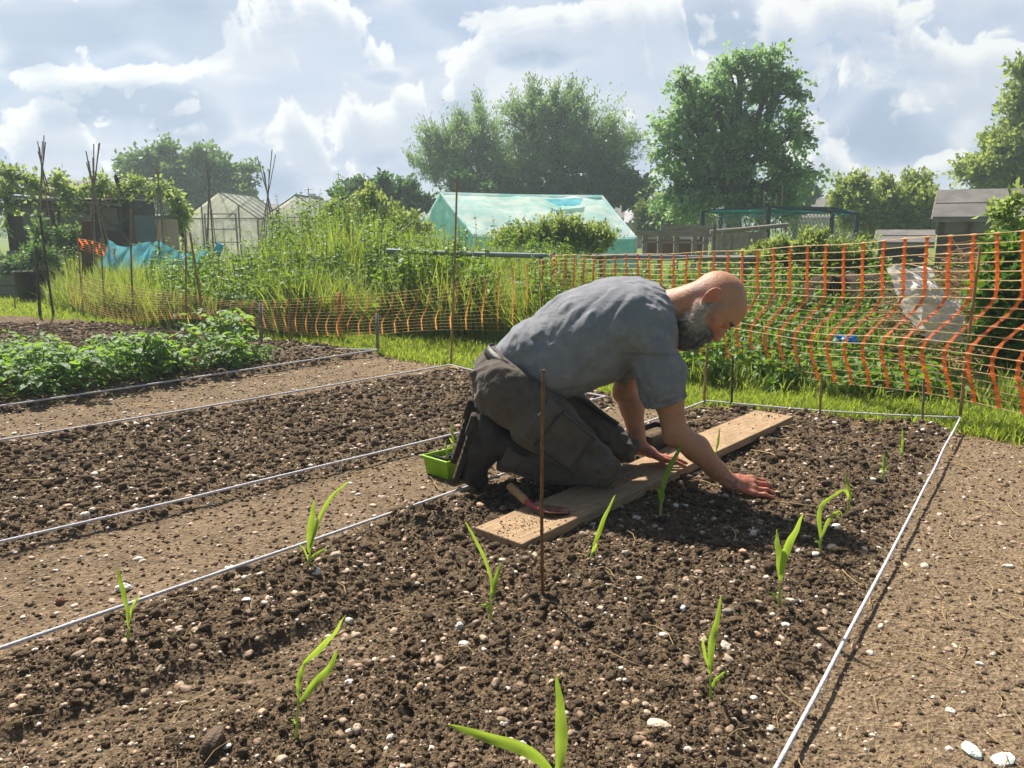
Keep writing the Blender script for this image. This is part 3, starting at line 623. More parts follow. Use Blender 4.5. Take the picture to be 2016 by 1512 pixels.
# ------------------------------------------------------------------ lawn, tall grass and weeds
WL = np.array([G(a, b)[:2] for a, b in [(-900,545),(-300,560),(0,581),(95,596),(130,612),(350,648),(650,664),(900,690),(1000,700),(1200,735),(1340,758),(1600,782),(1900,798),(2016,812),(2500,850)]])
WLu, WLy = WL[:, 0]/WL[:, 1], WL[:, 1]
def bladeT(c): # curved strip template, x=width z=height y=bend
    V = []
    for s in (0, .35, .7): V += [(-.5*(1-.4*s), c*s*s, s*(1-.15*c*s)), (.5*(1-.4*s), c*s*s, s*(1-.15*c*s))]
    V.append((0, c, 1-.22*c)); return np.array(V), np.array([(0,1,3,2),(2,3,5,4)]), np.array([(4,5,6)])
def grass(mb, x, y, z, h, w, g, lean=.25, cmax=.8, col=None):
    n = len(x); az = g.uniform(0, 6.28, n); cs = [.1, .35, .6, 1.0]; ci = np.minimum((g.uniform(0, 1, n)**1.3*cmax*4.4).astype(int), 3)
    up = np.stack([g.normal(0, lean, n), g.normal(0, lean, n), np.ones(n)], 1); up /= np.linalg.norm(up, axis=1)[:, None]
    e = np.stack([np.cos(az), np.sin(az), np.zeros(n)], 1); e -= up*np.sum(e*up, 1)[:, None]; e /= np.linalg.norm(e, axis=1)[:, None]; f = np.cross(up, e)
    fr = np.stack([e, f, up], 2); col = g.uniform(0, 1, n) if col is None else col
    for k_ in range(4):
        q = ci == k_
        if not q.any(): continue
        tv, t4, t3 = bladeT(cs[k_]); sc = np.stack([w[q], h[q], h[q]], 1); ps = np.stack([x[q], y[q], z[q]], 1); a = np.repeat(col[q], 7)
        V, F = scatter(tv, t4, ps, fr[q], sc); mb.add(V, F, a); V, F = scatter(tv, t3, ps, fr[q], sc); mb.add(V, F, a)
M_lawn = pm('lawn_blade', rgb(150,160,70), rgb(96,130,46), 3, .55, trans=.46, tcol=rgb(188,206,72), attr='rnd')
M_tall = pm('tall_blade', rgb(156,166,100), rgb(82,116,52), 3, .55, trans=.42, tcol=rgb(176,194,72), attr='rnd')
M_weed = pm('weed_leaf', rgb(110,142,72), rgb(58,92,42), 5, .5, trans=.38, tcol=rgb(150,186,54), attr='rnd')
g = np.random.default_rng(33); n = 120000; u = g.uniform(-.82, .82, n); yg = np.interp(u, GLu, GLy); yw = np.interp(u, WLu, WLy)+.5
y = yg-.12+(yw-yg+.2)*g.uniform(0, 1, n); x = u*y; gd_ = grass_d(x, y); kp = (gd_+g.normal(0, .05, n) > 0) & (fbm(x*2, y*2, o=3, s=77)+.25*g.uniform(0, 1, n) > .38); x, y = x[kp], y[kp]
h = .03+.05*fbm(x*3, y*3, o=3, s=70)+g.exponential(.012, len(x)); h = h+.04*sstep(-.2, .2, y-np.interp(x/y, WLu, WLy)+0)*g.uniform(0, 1, len(x))
mb = MB(); grass(mb, x, y, np.full(len(x), -.035), h, .0045+.0045*g.uniform(0, 1, len(x))*(y/5), g, .3)
tag(mb.build('lawn_grass', M_lawn), kind='stuff')
# height of the unmown growth by bearing (metres at the front, metres further back)
HB = np.array([(0,.02,.02),(90,.05,.1),(120,.35,.55),(250,.50,.66),(400,.50,.64),(520,.55,.74),(570,.6,1.0),(700,.62,1.16),(800,.66,1.04),(880,.66,.90),(980,.62,.80),(1080,.55,.76),(1180,.45,.66),(1300,.28,.56),(1480,.20,.60),(1600,.16,.56),(1780,.14,.52),(1900,.20,.6),(2100,.3,.7)])
HBu = (HB[:, 0]-1008)/FPX/CP
mb = MB(); n = 62000; u = g.uniform(-.64, .80, n); dpt = g.uniform(0, 1, n)**1.6*4.2; y = np.interp(u, WLu, WLy)+dpt+.50*sstep(-.28, -.20, u)*sstep(.12, .07, u); x = u*y
y = y-.30*(g.uniform(0, 1, n) < .16)*(u < -.25)*(vnoise(x*2.5, y*2.5, None, 19) > .4); x = u*y
cl = fbm(x*1.6, y*1.6, o=3, s=44); kp = (cl+.22*g.uniform(0, 1, n) > .40) & ((u < .2) | (g.uniform(0, 1, n) < .5)); x, y, u, dpt, cl = x[kp], y[kp], u[kp], dpt[kp], cl[kp]; n = len(x)
hh = np.interp(u, HBu, HB[:, 1])*(1-sstep(0, 2.0, dpt))+np.interp(u, HBu, HB[:, 2])*sstep(0, 2.0, dpt)
h = hh*(.35+.75*g.uniform(0, 1, n)**.8)*(.7+.6*cl); kp = h > .05
grass(mb, x[kp], y[kp], np.full(kp.sum(), -.06), h[kp]*1.12, (.006+.009*g.uniform(0, 1, kp.sum()))*(.6+.06*y[kp]), g, .16, .7)
tag(mb.build('tall_grass', M_tall), kind='stuff')
mb = MB(); n = 9000; u = g.uniform(-.62, .80, n); dpt = g.uniform(0, 1, n)**1.4*4.4; y = np.interp(u, WLu, WLy)+.05+dpt+.50*sstep(-.28, -.20, u)*sstep(.12, .07, u); x = u*y
kp = (vnoise(x*1.3, y*1.3, None, 66) > .38) & ((u < .2) | (g.uniform(0, 1, n) < np.where(dpt > .7, .75, .38))); x, y, u, dpt = x[kp], y[kp], u[kp], dpt[kp]
hh = np.interp(u, HBu, HB[:, 1])*(1-sstep(0, 2.0, dpt))+np.interp(u, HBu, HB[:, 2])*sstep(0, 2.0, dpt); h = hh*g.uniform(.45, 1.22, len(x))*(.8+.5*vnoise(x*2.2, y*2.2, None, 12))
ps, dr, sz = [], [], []
for a, b, H in zip(x, y, h):
    if H < .1: continue
    az0 = g.uniform(0, 6.28); lx, ly = g.normal(0, .08, 2)*H; k_ = max(5, int(H/.055))
    mb.tube([(a, b, -.05), (a+lx*.4, b+ly*.4, H*.5), (a+lx, b+ly, H)], [.005, .004, .0015], 4, .3, cap=False)
    for i in range(k_):
        s = .2+.8*(i+g.uniform())/k_; L = (.105-.07*s)*g.uniform(.6, 1.4)
        for sg in (0, 3.14): ps.append((a+lx*s, b+ly*s, H*s)); az = az0+i*1.57+sg+g.normal(0, .3); dr.append((math.cos(az), math.sin(az), g.uniform(-.55, .35))); sz.append(L)
leaflets(mb, ps, dr, np.array(sz), g, .6)
tag(mb.build('weeds', M_weed), kind='stuff')
# ------------------------------------------------------------------ the kneeling man: smooth-blended solids turned into surfaces
class SDF:
    def __init__(s, lo, hi, h):
        s.lo, s.h = np.asarray(lo, float), h; s.n = np.ceil((np.asarray(hi)-s.lo)/h).astype(int)+1; s.F = np.full(s.n, .2, np.float32)
    def sub(s, lo, hi):
        a = np.clip(np.floor((np.asarray(lo)-s.lo)/s.h).astype(int), 0, s.n-1); b = np.clip(np.ceil((np.asarray(hi)-s.lo)/s.h).astype(int)+1, 1, s.n)
        sl = tuple(slice(i, j) for i, j in zip(a, b)); ax = [s.lo[i]+s.h*np.arange(a[i], b[i], dtype=np.float32) for i in range(3)]
        return sl, np.meshgrid(*[x.astype(np.float32) for x in ax], indexing='ij')
    def put(s, fn, lo, hi, k=.01, op='+'):
        mg = k+3*s.h; sl, (X, Y, Z) = s.sub(np.asarray(lo)-mg, np.asarray(hi)+mg)
        if min(X.shape) == 0: return s
        d = fn(X, Y, Z).astype(np.float32); F = s.F[sl]
        if op == '-': d = -d
        if op == '+': hh = np.clip(.5+.5*(F-d)/k, 0, 1); s.F[sl] = F*(1-hh)+d*hh-k*hh*(1-hh)
        else: hh = np.clip(.5-.5*(F-d)/k, 0, 1); s.F[sl] = F*(1-hh)+d*hh+k*hh*(1-hh)
        return s
    def cone(s, a, b, ra, rb, k=.01, ks=None, yc=None, op='+'):   # ks: squeeze across y about yc
        a, b = np.array(a, float), np.array(b, float)
        def fn(X, Y, Z):
            q = ks or 1.0; y0 = (a[1]+b[1])/2 if yc is None else yc
            A, B = a.copy(), b.copy(); A[1] = (a[1]-y0)*q; B[1] = (b[1]-y0)*q
            D = B-A; x, y, z = X-A[0], (Y-y0)*q-A[1], Z-A[2]; t = np.clip((x*D[0]+y*D[1]+z*D[2])/(D@D+1e-9), 0, 1)
            return np.sqrt((x-t*D[0])**2+(y-t*D[1])**2+(z-t*D[2])**2)-(ra+(rb-ra)*t)
        r = max(ra, rb)/min(ks or 1, 1); return s.put(fn, np.minimum(a, b)-r, np.maximum(a, b)+r, k, op)
    def chain(s, pts, rads, k=.01, **kw):
        for i in range(len(pts)-1): s.cone(pts[i], pts[i+1], rads[i], rads[i+1], k, **kw)
        return s
    def ell(s, c, ax, rad, k=.01, op='+'):                          # ax rows = axes
        c, ax, rad = np.array(c, float), np.array(ax, float), np.array(rad, float)
        def fn(X, Y, Z):
            x, y, z = X-c[0], Y-c[1], Z-c[2]; q = [(x*a[0]+y*a[1]+z*a[2]) for a in ax]
            k0 = np.sqrt(sum((v/r)**2 for v, r in zip(q, rad)))+1e-6; k1 = np.sqrt(sum((v/r/r)**2 for v, r in zip(q, rad)))+1e-6
            return k0*(k0-1)/k1
        r = rad.max(); return s.put(fn, c-r, c+r, k, op)
    def bx(s, c, ax, half, rd, k=.008, op='+'):
        c, ax, half = np.array(c, float), np.array(ax, float), np.array(half, float)
        def fn(X, Y, Z):
            q = [np.abs((X-c[0])*a[0]+(Y-c[1])*a[1]+(Z-c[2])*a[2])-hh+rd for a, hh in zip(ax, half)]
            return np.sqrt(sum(np.maximum(v, 0)**2 for v in q))+np.minimum(np.maximum(np.maximum(q[0], q[1]), q[2]), 0)-rd
        r = np.linalg.norm(half); return s.put(fn, c-r, c+r, k, op)
    def warp(s, fn, lo, hi):                                         # add a displacement (folds) inside a box
        sl, (X, Y, Z) = s.sub(lo, hi); near = np.abs(s.F[sl]) < .04
        d = np.zeros_like(s.F[sl]); d[near] = fn(X[near], Y[near], Z[near]); s.F[sl] += d; return s
    def surf(s, smooth=1):
        F = s.F; I = F < 0; nx, ny, nz = F.shape
        c = [F[i:nx-1+i, j:ny-1+j, k_:nz-1+k_] for i in (0, 1) for j in (0, 1) for k_ in (0, 1)]
        cnt = sum((v < 0).astype(np.int8) for v in c); act = (cnt > 0) & (cnt < 8); idx = np.argwhere(act)
        vals = np.stack([v[act] for v in c], 1); cor = np.array([(i, j, k_) for i in (0, 1) for j in (0, 1) for k_ in (0, 1)], float)
        acc = np.zeros((len(idx), 3)); w = np.zeros(len(idx))
        for a in range(8):
            for b in range(a+1, 8):
                if abs(cor[a]-cor[b]).sum() != 1: continue
                va, vb = vals[:, a], vals[:, b]; m_ = (va < 0) != (vb < 0); t_ = np.where(m_, va/(va-vb+1e-12), 0)
                acc += m_[:, None]*(cor[a]+(cor[b]-cor[a])*t_[:, None]); w += m_
        V = s.lo+s.h*(idx+acc/w[:, None]); ids = np.full(act.shape, -1, np.int64); ids[act] = np.arange(len(idx)); Q = []
        for ax_ in range(3):
            A = [slice(None)]*3; B = [slice(None)]*3; A[ax_] = slice(0, -1); B[ax_] = slice(1, None)
            o1, o2 = (ax_+1) % 3, (ax_+2) % 3
            for S_ in (A, B): S_[o1] = slice(1, -1); S_[o2] = slice(1, -1)
            ia, ib = I[tuple(A)], I[tuple(B)]; e = np.argwhere(ia != ib); e[:, o1] += 1; e[:, o2] += 1
            fl = ia[tuple((e-np.eye(3, dtype=int)[o1]-np.eye(3, dtype=int)[o2]).T)]
            def at(d1_, d2_): q = e.copy(); q[:, o1] += d1_; q[:, o2] += d2_; return ids[tuple(q.T)]
            q = np.stack([at(-1, -1), at(0, -1), at(0, 0), at(-1, 0)], 1); q[~fl] = q[~fl][:, ::-1]; Q.append(q)
        Q = np.concatenate(Q); Q = Q[(Q >= 0).all(1)]
        for _ in range(smooth):
            S = np.zeros_like(V); n_ = np.zeros(len(V))
            for a in range(4):
                for b in ((a+1) % 4, (a+3) % 4): np.add.at(S, Q[:, a], V[Q[:, b]]); np.add.at(n_, Q[:, a], 1)
            V = V*.5+.5*S/np.maximum(n_, 1)[:, None]
        return V, Q
def fld(X, Y, Z, d, f, sx=0):                                        # folds running along direction d
    d = np.asarray(d, float)/np.linalg.norm(d); s = X*d[0]+Y*d[1]+Z*d[2]; x, y, z = X-s*d[0]*.82, Y-s*d[1]*.82, Z-s*d[2]*.82
    return np.abs(fbm(x*f+sx, y*f, z*f, 3, 60+int(sx)) - .46)*2-.30

YC = 2.95
C0 = np.array([.748, 2.86, .728]); U = np.array([.885, 0, .466]); U /= np.linalg.norm(U); Fw = np.array([U[2], 0, -U[0]]); Rt = np.array([0, -1., 0])
YAW = R(17); Fw, Rt = Fw*math.cos(YAW)+Rt*math.sin(YAW), Rt*math.cos(YAW)-Fw*math.sin(YAW)
def hd(f, u, r): return C0+Fw*f+U*u+Rt*r
HA = np.array([Fw, U, Rt])
S1, E1, W1 = np.array([.505, 2.785, .575]), np.array([.605, 2.765, .255]), np.array([.825, 2.795, .058])
S2, E2_, W2 = np.array([.49, 3.115, .60]), np.array([.462, 3.11, .345]), np.array([.528, 3.07, .115])
# ---- skin: one continuous body
b = SDF((-.25, 2.62, -.03), (1.08, 3.28, .90), .0045)
b.chain([(-.02, YC, .43), (.12, YC, .50), (.28, YC, .57), (.45, YC, .63)], [.09, .10, .145, .15], .05, ks=.8, yc=YC)
b.cone(S1, S2, .075, .075, .05); b.cone((.50, YC, .65), (.60, 2.92, .69), .09, .074, .05)
b.cone((.58, 2.925, .69), hd(-.045, -.055, 0), .072, .064, .03)
b.cone((.0, 2.85, .39), (.33, 2.785, .115), .10, .05, .03); b.cone((.0, 3.05, .39), (.44, 3.03, .125), .10, .05, .03)
b.cone((.33, 2.787, .115), (.06, 2.835, .125), .045, .04, .02); b.cone((.44, 3.03, .125), (.09, 3.05, .135), .045, .04, .02)
for S_, E_, W_ in ((S1, E1, W1), (S2, E2_, W2)):
    b.chain([S_, S_*.45+E_*.55+np.array([.012, 0, 0]), E_], [.066, .054, .043], .03)
    b.chain([E_, E_*.68+W_*.32+np.array([.012, 0, .004]), E_*.25+W_*.75, W_], [.045, .047, .034, .029], .02)
    b.ell(E_+np.array([-.012, 0, -.012]), np.eye(3), (.03, .03, .03), .02)
# head
b.ell(hd(-.008, .022, 0), HA, (.104, .100, .079), .02); b.ell(hd(.034, -.045, 0), HA, (.066, .085, .063), .03)
b.ell(hd(.060, .035, 0), HA, (.045, .055, .060), .03)
for s in (-1, 1):
    b.cone(hd(-.005, -.062, .052*s), hd(.065, -.112, .014*s), .028, .026, .025)
    b.cone(hd(.092, .002, .012*s), hd(.082, .004, .046*s), .0125, .012, .012); b.ell(hd(.066, -.038, .047*s), HA, (.022, .018, .02), .018)
    b.ell(hd(.104, -.022, .033*s), HA, (.018, .013, .019), .010, '-')
    b.ell(hd(.0765, -.021, .0315*s), HA, (.0145, .0125, .0155), .004); b.ell(hd(.0775, -.0175, .0315*s), HA, (.0155, .0085, .0165), .003)
b.chain([hd(.094, -.006, 0), hd(.108, -.032, 0), hd(.122, -.052, 0)], [.011, .0115, .0125], .010); b.ell(hd(.112, -.056, .011), HA, (.012, .010, .009), .006); b.ell(hd(.112, -.056, -.011), HA, (.012, .010, .009), .006)
for s in (-1, 1): b.ell(hd(.114, -.066, .008*s), HA, (.005, .004, .0035), .002, '-')
b.ell(hd(.095, -.083, 0), HA, (.014, .007, .023), .006); b.ell(hd(.092, -.095, 0), HA, (.014, .008, .02), .006); b.ell(hd(.108, -.089, 0), HA, (.008, .0022, .02), .003, '-')
ear_t = R(14)
for s in (-1, 1):
    ea = np.array([Fw*math.cos(ear_t)+U*math.sin(ear_t), U*math.cos(ear_t)-Fw*math.sin(ear_t), Rt]); eo = ea.copy()
    eo[0] = ea[0]*.85-Rt*s*.52; eo[2] = np.cross(eo[0], eo[1])
    ec = hd(-.020, -.012, .084*s); b.ell(ec, eo, (.025, .041, .0085), .006); b.ell(ec-U*.028+Fw*.006, eo, (.013, .015, .008), .006)
    b.ell(ec+Rt*s*.009+Fw*.006, eo, (.0145, .026, .0055), .004, '-'); b.ell(ec+Fw*.018-Rt*s*.008, HA, (.008, .02, .012), .01)
# hands
def hand(Wr, kn, tipc, side, z0, ln, thumb, roll=0.0):
    """Wr wrist, kn centre of the knuckles, tipc direction of the middle finger; side = +1 when the thumb is on the far side"""
    fd = np.array(tipc)/np.linalg.norm(tipc); sd_ = np.array([-fd[1], fd[0], roll*side]); sd_ /= np.linalg.norm(sd_)
    b.cone(Wr, Wr*.5+kn*.5, .027, .024, .02); roots = []
    for i, o_ in enumerate((.038, .013, -.013, -.037)):
        rt = kn+sd_*side*o_+np.array([0, 0, .003-.004*abs(i-1.3)])+fd*(-.004*abs(i-1.2)); roots.append(rt)
        b.cone(Wr+sd_*side*o_*.45+np.array([0, 0, .001]), rt, .0165, .0125, .014)
        sp = fd+np.array([sd_[0], sd_[1], -.9*sd_[2]])*side*o_*5.5; sp /= np.linalg.norm(sp); L = ln*(.94, 1.0, .94, .76)[i]
        p0 = rt; p1 = rt+sp*L*.46+np.array([0, 0, .004+.002*(i % 2)]); p2 = p1+sp*L*.30+np.array([0, 0, -.006]); p3 = p2+sp*L*.24+np.array([0, 0, -.006])
        p1[2] = max(p1[2], z0+.010); p2[2] = max(p2[2], z0+.006); p3[2] = max(p3[2], z0+.003)
        b.chain([p0, p1, p2, p3], [.0108, .0094, .0084, .0070], .0035); b.ell(p1, np.eye(3), (.0098,)*3, .004); b.ell(rt+np.array([0, 0, .003]), np.eye(3), (.0115,)*3, .006)
    t0 = Wr*.62+kn*.38+sd_*side*.026; t1 = t0+np.array(thumb[0]); t2 = t1+np.array(thumb[1])
    b.chain([Wr*.8+kn*.2+sd_*side*.012, t0, t1, t2], [.018, .0155, .0115, .0085], .007)
hand(W1, np.array([.918, 2.79, .044]), (.96, -.05, -.22), 1, .0, .108, ((.042, .030, -.024), (.034, .008, -.010)), .62)
hand(W2, np.array([.614, 3.045, .078]), (.97, -.02, -.14), -1, PT, .100, ((.040, -.034, -.016), (.034, -.008, -.006)), .12)
V, Q = b.surf(1)
loc = V-C0; hf, hu, hr = loc@Fw, loc@U, loc@Rt
ear = np.exp(-((hf+.018)/.030)**2-((hu+.012)/.042)**2)*sstep(.070, .082, np.abs(hr))
red = .75*ear+.35*np.exp(-((hf-.11)/.03)**2-((hu+.05)/.03)**2)+.25*np.exp(-((hf-.06)/.03)**2-((hu+.04)/.03)**2)
for W_ in (W1, W2): red += .45*sstep(-.03, .05, V[:, 0]-W_[0])*(np.abs(V[:, 1]-W_[1]) < .1)*(V[:, 2] < .2)
red += .3*np.exp(-(((V-E1)**2).sum(1))/.045**2)
stub = sstep(.035, .0, hu-.25*hf)*sstep(.055, .02, hf)*sstep(-.13, -.06, hf)*(hu > -.06)*(1-np.clip(ear*1.5, 0, 1))*(np.linalg.norm(loc, axis=1) < .16)
red = red+.22*(fbm(V[:, 0]*30, V[:, 1]*30, V[:, 2]*30, 3, 5)-.5)
m, t = nt('skin'); k = N(t)
cb_ = k.n('ShaderNodeTexCoord').outputs['Object']; rd = k.n('ShaderNodeAttribute', attribute_name='red').outputs['Fac']; sb = k.n('ShaderNodeAttribute', attribute_name='stub').outputs['Fac']
c = k.mix(k.math('MULTIPLY', rd, 1.0, clamp=True), rgb(184,132,102), rgb(196,98,80)); c = k.mix(k.math('MULTIPLY', sb, .5), c, rgb(140,124,116))
c = k.mix(k.math('MULTIPLY', k.ramp(k.noise(cb_, 22, 5), .48, .72), .42), c, rgb(146,94,70)); c = k.mix(k.math('MULTIPLY', k.ramp(k.noise(cb_, 300, 3), .55, .7), .22), c, rgb(120,78,60))
dt_ = k.n('ShaderNodeAttribute', attribute_name='dirt').outputs['Fac']; c = k.mix(k.math('MULTIPLY', dt_, k.ramp(k.noise(cb_, 55, 5, .65), .42, .62), clamp=True), c, rgb(88,64,50))
bb = k.n('ShaderNodeBump', {'Strength': .6, 'Distance': .004, 'Height': k.math('ADD', k.noise(cb_, 190, 4, .6), k.math('MULTIPLY', k.noise(cb_, 45, 3), .8))})
p_ = k.n('ShaderNodeBsdfPrincipled', {'Base Color': c, 'Roughness': .48, 'Specular IOR Level': .4, 'Subsurface Weight': .12, 'Subsurface Radius': (.014, .005, .003), 'Subsurface Scale': 1.0, 'Normal': bb.outputs[0]})
k.n('ShaderNodeOutputMaterial', {'Surface': p_.outputs[0]}); M_skin = m
ORG = np.array([.25, YC, .0])
def obj(name, V, Q, mats, par=None, attrs=None): return link(name, mesh(name, np.asarray(V)-ORG, Q, mats, True, attrs), par, None if par else ORG)
man = tag(obj('person', V, Q, [M_skin], None, {'red': red, 'stub': stub, 'dirt': .75*sstep(.16, .03, V[:, 2])}), 'bald bearded man in a grey T-shirt kneeling on the plank, both hands on the ground', 'person')
# ---- eyebrows and beard
def strands(pts, dirs, L, w, g, curl=.35):
    n = len(pts); d = dirs/np.linalg.norm(dirs, axis=1)[:, None]; L = np.broadcast_to(L, (n,))*g.uniform(.6, 1.25, n)
    tv = np.array([(-.5,0,0),(.5,0,0),(.42,.06,.4),(-.42,.06,.4),(.2,.2,.8),(-.2,.2,.8),(0,.34,1)]); fr0 = frames(d, g.uniform(0, 6.28, n)); fr = np.stack([fr0[:, :, 1], fr0[:, :, 2], fr0[:, :, 0]], 2)
    sc = np.stack([np.full(n, w)*g.uniform(.6, 1.4, n), L*curl*g.normal(0, 1.6, n), L], 1)
    V1, F1 = scatter(tv, [(0,1,2,3),(3,2,4,5)], pts, fr, sc); _, F2 = scatter(tv, [(5,4,6)], pts, fr, sc); return V1, F1, F2
g = np.random.default_rng(9)
bs = SDF(C0-.24, C0+.24, .004)
bs.ell(hd(.040, -.088, 0), HA, (.070, .062, .066), .02); bs.ell(hd(.078, -.128, 0), HA, (.034, .050, .036), .03); bs.ell(hd(.062, -.15, 0), HA, (.03, .036, .03), .02)
for s in (-1, 1):
    bs.chain([hd(.008, -.018, .077*s), hd(.002, -.055, .070*s), hd(.03, -.098, .052*s)], [.008, .019, .026], .02)
    bs.cone(hd(.102, -.074, .006*s), hd(.084, -.094, .034*s), .0095, .009, .012)
bs.ell(hd(.106, -.089, 0), HA, (.012, .0045, .020), .004, '-')
bs.warp(lambda x, y, z: -.020*(fbm(x*75, y*75, z*75, 3, 8)-.5)-.010*(fbm(x*30, y*30, z*30, 2, 18)-.5), C0-.24, C0+.24)
Vb, Qb = bs.surf(1)
lb = Vb-C0; bf, bu, br = lb@Fw, lb@U, lb@Rt
def greyness(f, u, r): return np.clip(.12+.85*sstep(-.150, -.085, u)*sstep(.100, .045, f)+.35*(fbm(f*60, u*60, r*60, 2, 4)-.5), 0, 1)
nrm = np.stack([(bf-.04)/.07, (bu+.085)/.07, br/.07], 1); nw = nrm@HA; nw /= np.linalg.norm(nw, axis=1)[:, None]
sel = g.integers(0, len(Vb), 14000); pts = Vb[sel]+nw[sel]*-.002; dirs = nw[sel]*.5+(-U)*.75+Fw*.10+rdir(len(sel), g)*.38
Vs, F1, F2 = strands(pts, dirs, .024, .0012, g)
mbd = MB(); mbd.add(Vb, Qb, greyness(bf, bu, br)*.8); mbd.add(Vs, F1, np.repeat(np.clip(greyness(bf[sel], bu[sel], br[sel])+g.normal(0, .22, len(sel)), 0, 1), 7)); mbd.add(Vs, F2, np.repeat(np.clip(greyness(bf[sel], bu[sel], br[sel])+g.normal(0, .22, len(sel)), 0, 1), 7))
M_hair = pm('beard_hair', rgb(62,50,44), rgb(226,216,206), 60, .6, attr='rnd', spec=.3)
mbd.build('beard', M_hair, man, loc=ORG)
mbe = MB()
for s in (-1, 1):
    n = 260; q = g.uniform(-1, 1, n); pp = np.array([hd(.1025-.016*abs(a_)**1.6*(1 if a_*s > 0 else .5)+.002, .007+.004*math.cos(a_*1.5)+g.normal(0, .003), s*(.030+.019*a_)) for a_ in q])
    Vs, F1, F2 = strands(pp, Fw*.55+U*.15+Rt[None]*s*.7+rdir(n, g)*.35, .012, .001, g); mbe.add(Vs, F1, .15); mbe.add(Vs, F2, .15)
mbe.build('eyebrows', M_hair, man, loc=ORG)
# ---- T-shirt
TX = (-.16, 2.62, .28); TY = (.74, 3.28, .92)
t_ = SDF(TX, TY, .0055)
t_.chain([(-.035, YC, .480), (.10, YC, .540), (.26, YC, .592), (.42, YC, .632), (.50, YC-.005, .665)], [.075, .118, .172, .188, .135], .05, ks=.74, yc=YC)
t_.chain([(.08, YC, .47), (.18, YC-.03, .485), (.33, YC-.02, .535)], [.09, .118, .13], .06, ks=.72, yc=YC)      # cloth hanging under the belly
t_.cone((.50, YC-.01, .67), (.585, 2.93, .705), .118, .088, .05)
t_.cone((.46, 2.83, .655), (.46, 3.09, .67), .115, .115, .07)
for S_, E_ in ((S1, E1), (S2, E2_)):
    d_ = (E_-S_)/np.linalg.norm(E_-S_); t_.chain([S_+np.array([-.01, 0, .012]), S_+d_*.10, S_+d_*.205], [.098, .092, .083], .05)
def shirt_f(x, y, z):
    d = -.030*fld(x, y, z, (.45, .1, .85), 13, 1)*sstep(.60, .30, np.abs(x-.36)*2)*sstep(.84, .70, z)
    d += -.030*fld(x, y, z, (.30, .9, .25), 13, 5)*sstep(.24, .05, x)                                    # bunching at the waist
    d += -.022*fld(x, y, z, (.75, .3, -.6), 14, 9)*sstep(.36, .5, x)
    d += -.010*(fbm(x*7, y*7, z*7, 3, 15)-.5)-.007*fld(x, y, z, (.35, .2, .9), 22, 21)
    d += .020*np.exp(-(((x-.425)/.05)**2+((z-.52)/.12)**2))*(y < YC)                                     # crease behind the sleeve
    return d
t_.warp(shirt_f, TX, TY)
ax_t = np.array([.92, 0, .39])
t_.bx((.038-.547*.2, YC, .452-.837*.2), np.array([(.547, 0, .837), (0, 1, 0), (-.837, 0, .547)]), (.2, .4, .18), .001, .006, '-')                            # hem
for S_, E_, r in ((S1, E1, .072), (S2, E2_, .072)):
    d_ = (E_-S_)/np.linalg.norm(E_-S_); t_.cone(S_+d_*.15, S_+d_*.34, r-.008, r+.012, .004, op='-')
    e_ = np.cross(d_, [0, 1., 0]); e_ /= np.linalg.norm(e_); t_.bx(S_+d_*.30, np.array([d_, e_, np.cross(d_, e_)]), (.085, .16, .13), .001, .005, '-')
t_.cone((.60, 2.925, .72), hd(-.05, -.06, 0), .082, .083, .006, op='-')                                                                  # neck opening
V, Q = t_.surf(1)
def cloth(name, c1, c2, c3, ws):
    m, t = nt(name); k = N(t); cb = k.n('ShaderNodeTexCoord').outputs['Object']; at = k.n('ShaderNodeAttribute', attribute_name='rnd').outputs['Fac']; sm = k.n('ShaderNodeAttribute', attribute_name='seam').outputs['Fac']
    n_ = k.noise(cb, 16, 4, .6); c = k.mix(k.ramp(n_, .3, .7), c1, c2); c = k.mix(k.math('MULTIPLY', at, k.ramp(k.noise(cb, 38, 5, .65), .35, .62), clamp=True), c, c3)
    c = k.mix(k.math('MULTIPLY', k.ramp(k.noise(cb, 900, 2), .3, .7), .25), c, tuple(x*.72 for x in c1))
    c = k.mix(k.math('MULTIPLY', sm, .45), c, tuple(x*.35 for x in c1))
    h_ = k.math('ADD', k.math('MULTIPLY', sm, -.35), k.math('MULTIPLY', k.noise(cb, ws, 5, .6, 1.4), 1.0))
    b_ = k.n('ShaderNodeBump', {'Strength': .40, 'Distance': .013, 'Height': h_}); p_ = k.n('ShaderNodeBsdfPrincipled', {'Base Color': c, 'Roughness': .92, 'Specular IOR Level': .12, 'Sheen Weight': .15, 'Normal': b_.outputs[0]}); k.n('ShaderNodeOutputMaterial', {'Surface': p_.outputs[0]}); return m
M_shirt = cloth('tshirt_cloth', rgb(138,140,146), rgb(120,123,131), rgb(104,100,98), 20)
sln = lambda d, w=.0042: np.exp(-(d/w)**2); nh = np.array([.547, 0, .837]); hq = (V-np.array([.038, YC, .452]))@nh; seamv = sln(hq-.024)*(V[:, 2] < .62)
for S_, E_ in ((S1, E1), (S2, E2_)):
    d_ = (E_-S_)/np.linalg.norm(E_-S_); q_ = (V-S_)@d_; near = np.linalg.norm((V-S_)-q_[:, None]*d_, axis=1) < .135; seamv = np.maximum(seamv, sln(q_-.192)*near); seamv = np.maximum(seamv, sln(q_-.018-.30*(V[:, 0]-S_[0]), .005)*near*(np.abs(V[:, 1]-S_[1]) < .11)*.8)
obj('tshirt', V, Q, [M_shirt], man, {'rnd': .25+.5*sstep(.47, .38, V[:, 2]), 'seam': seamv})
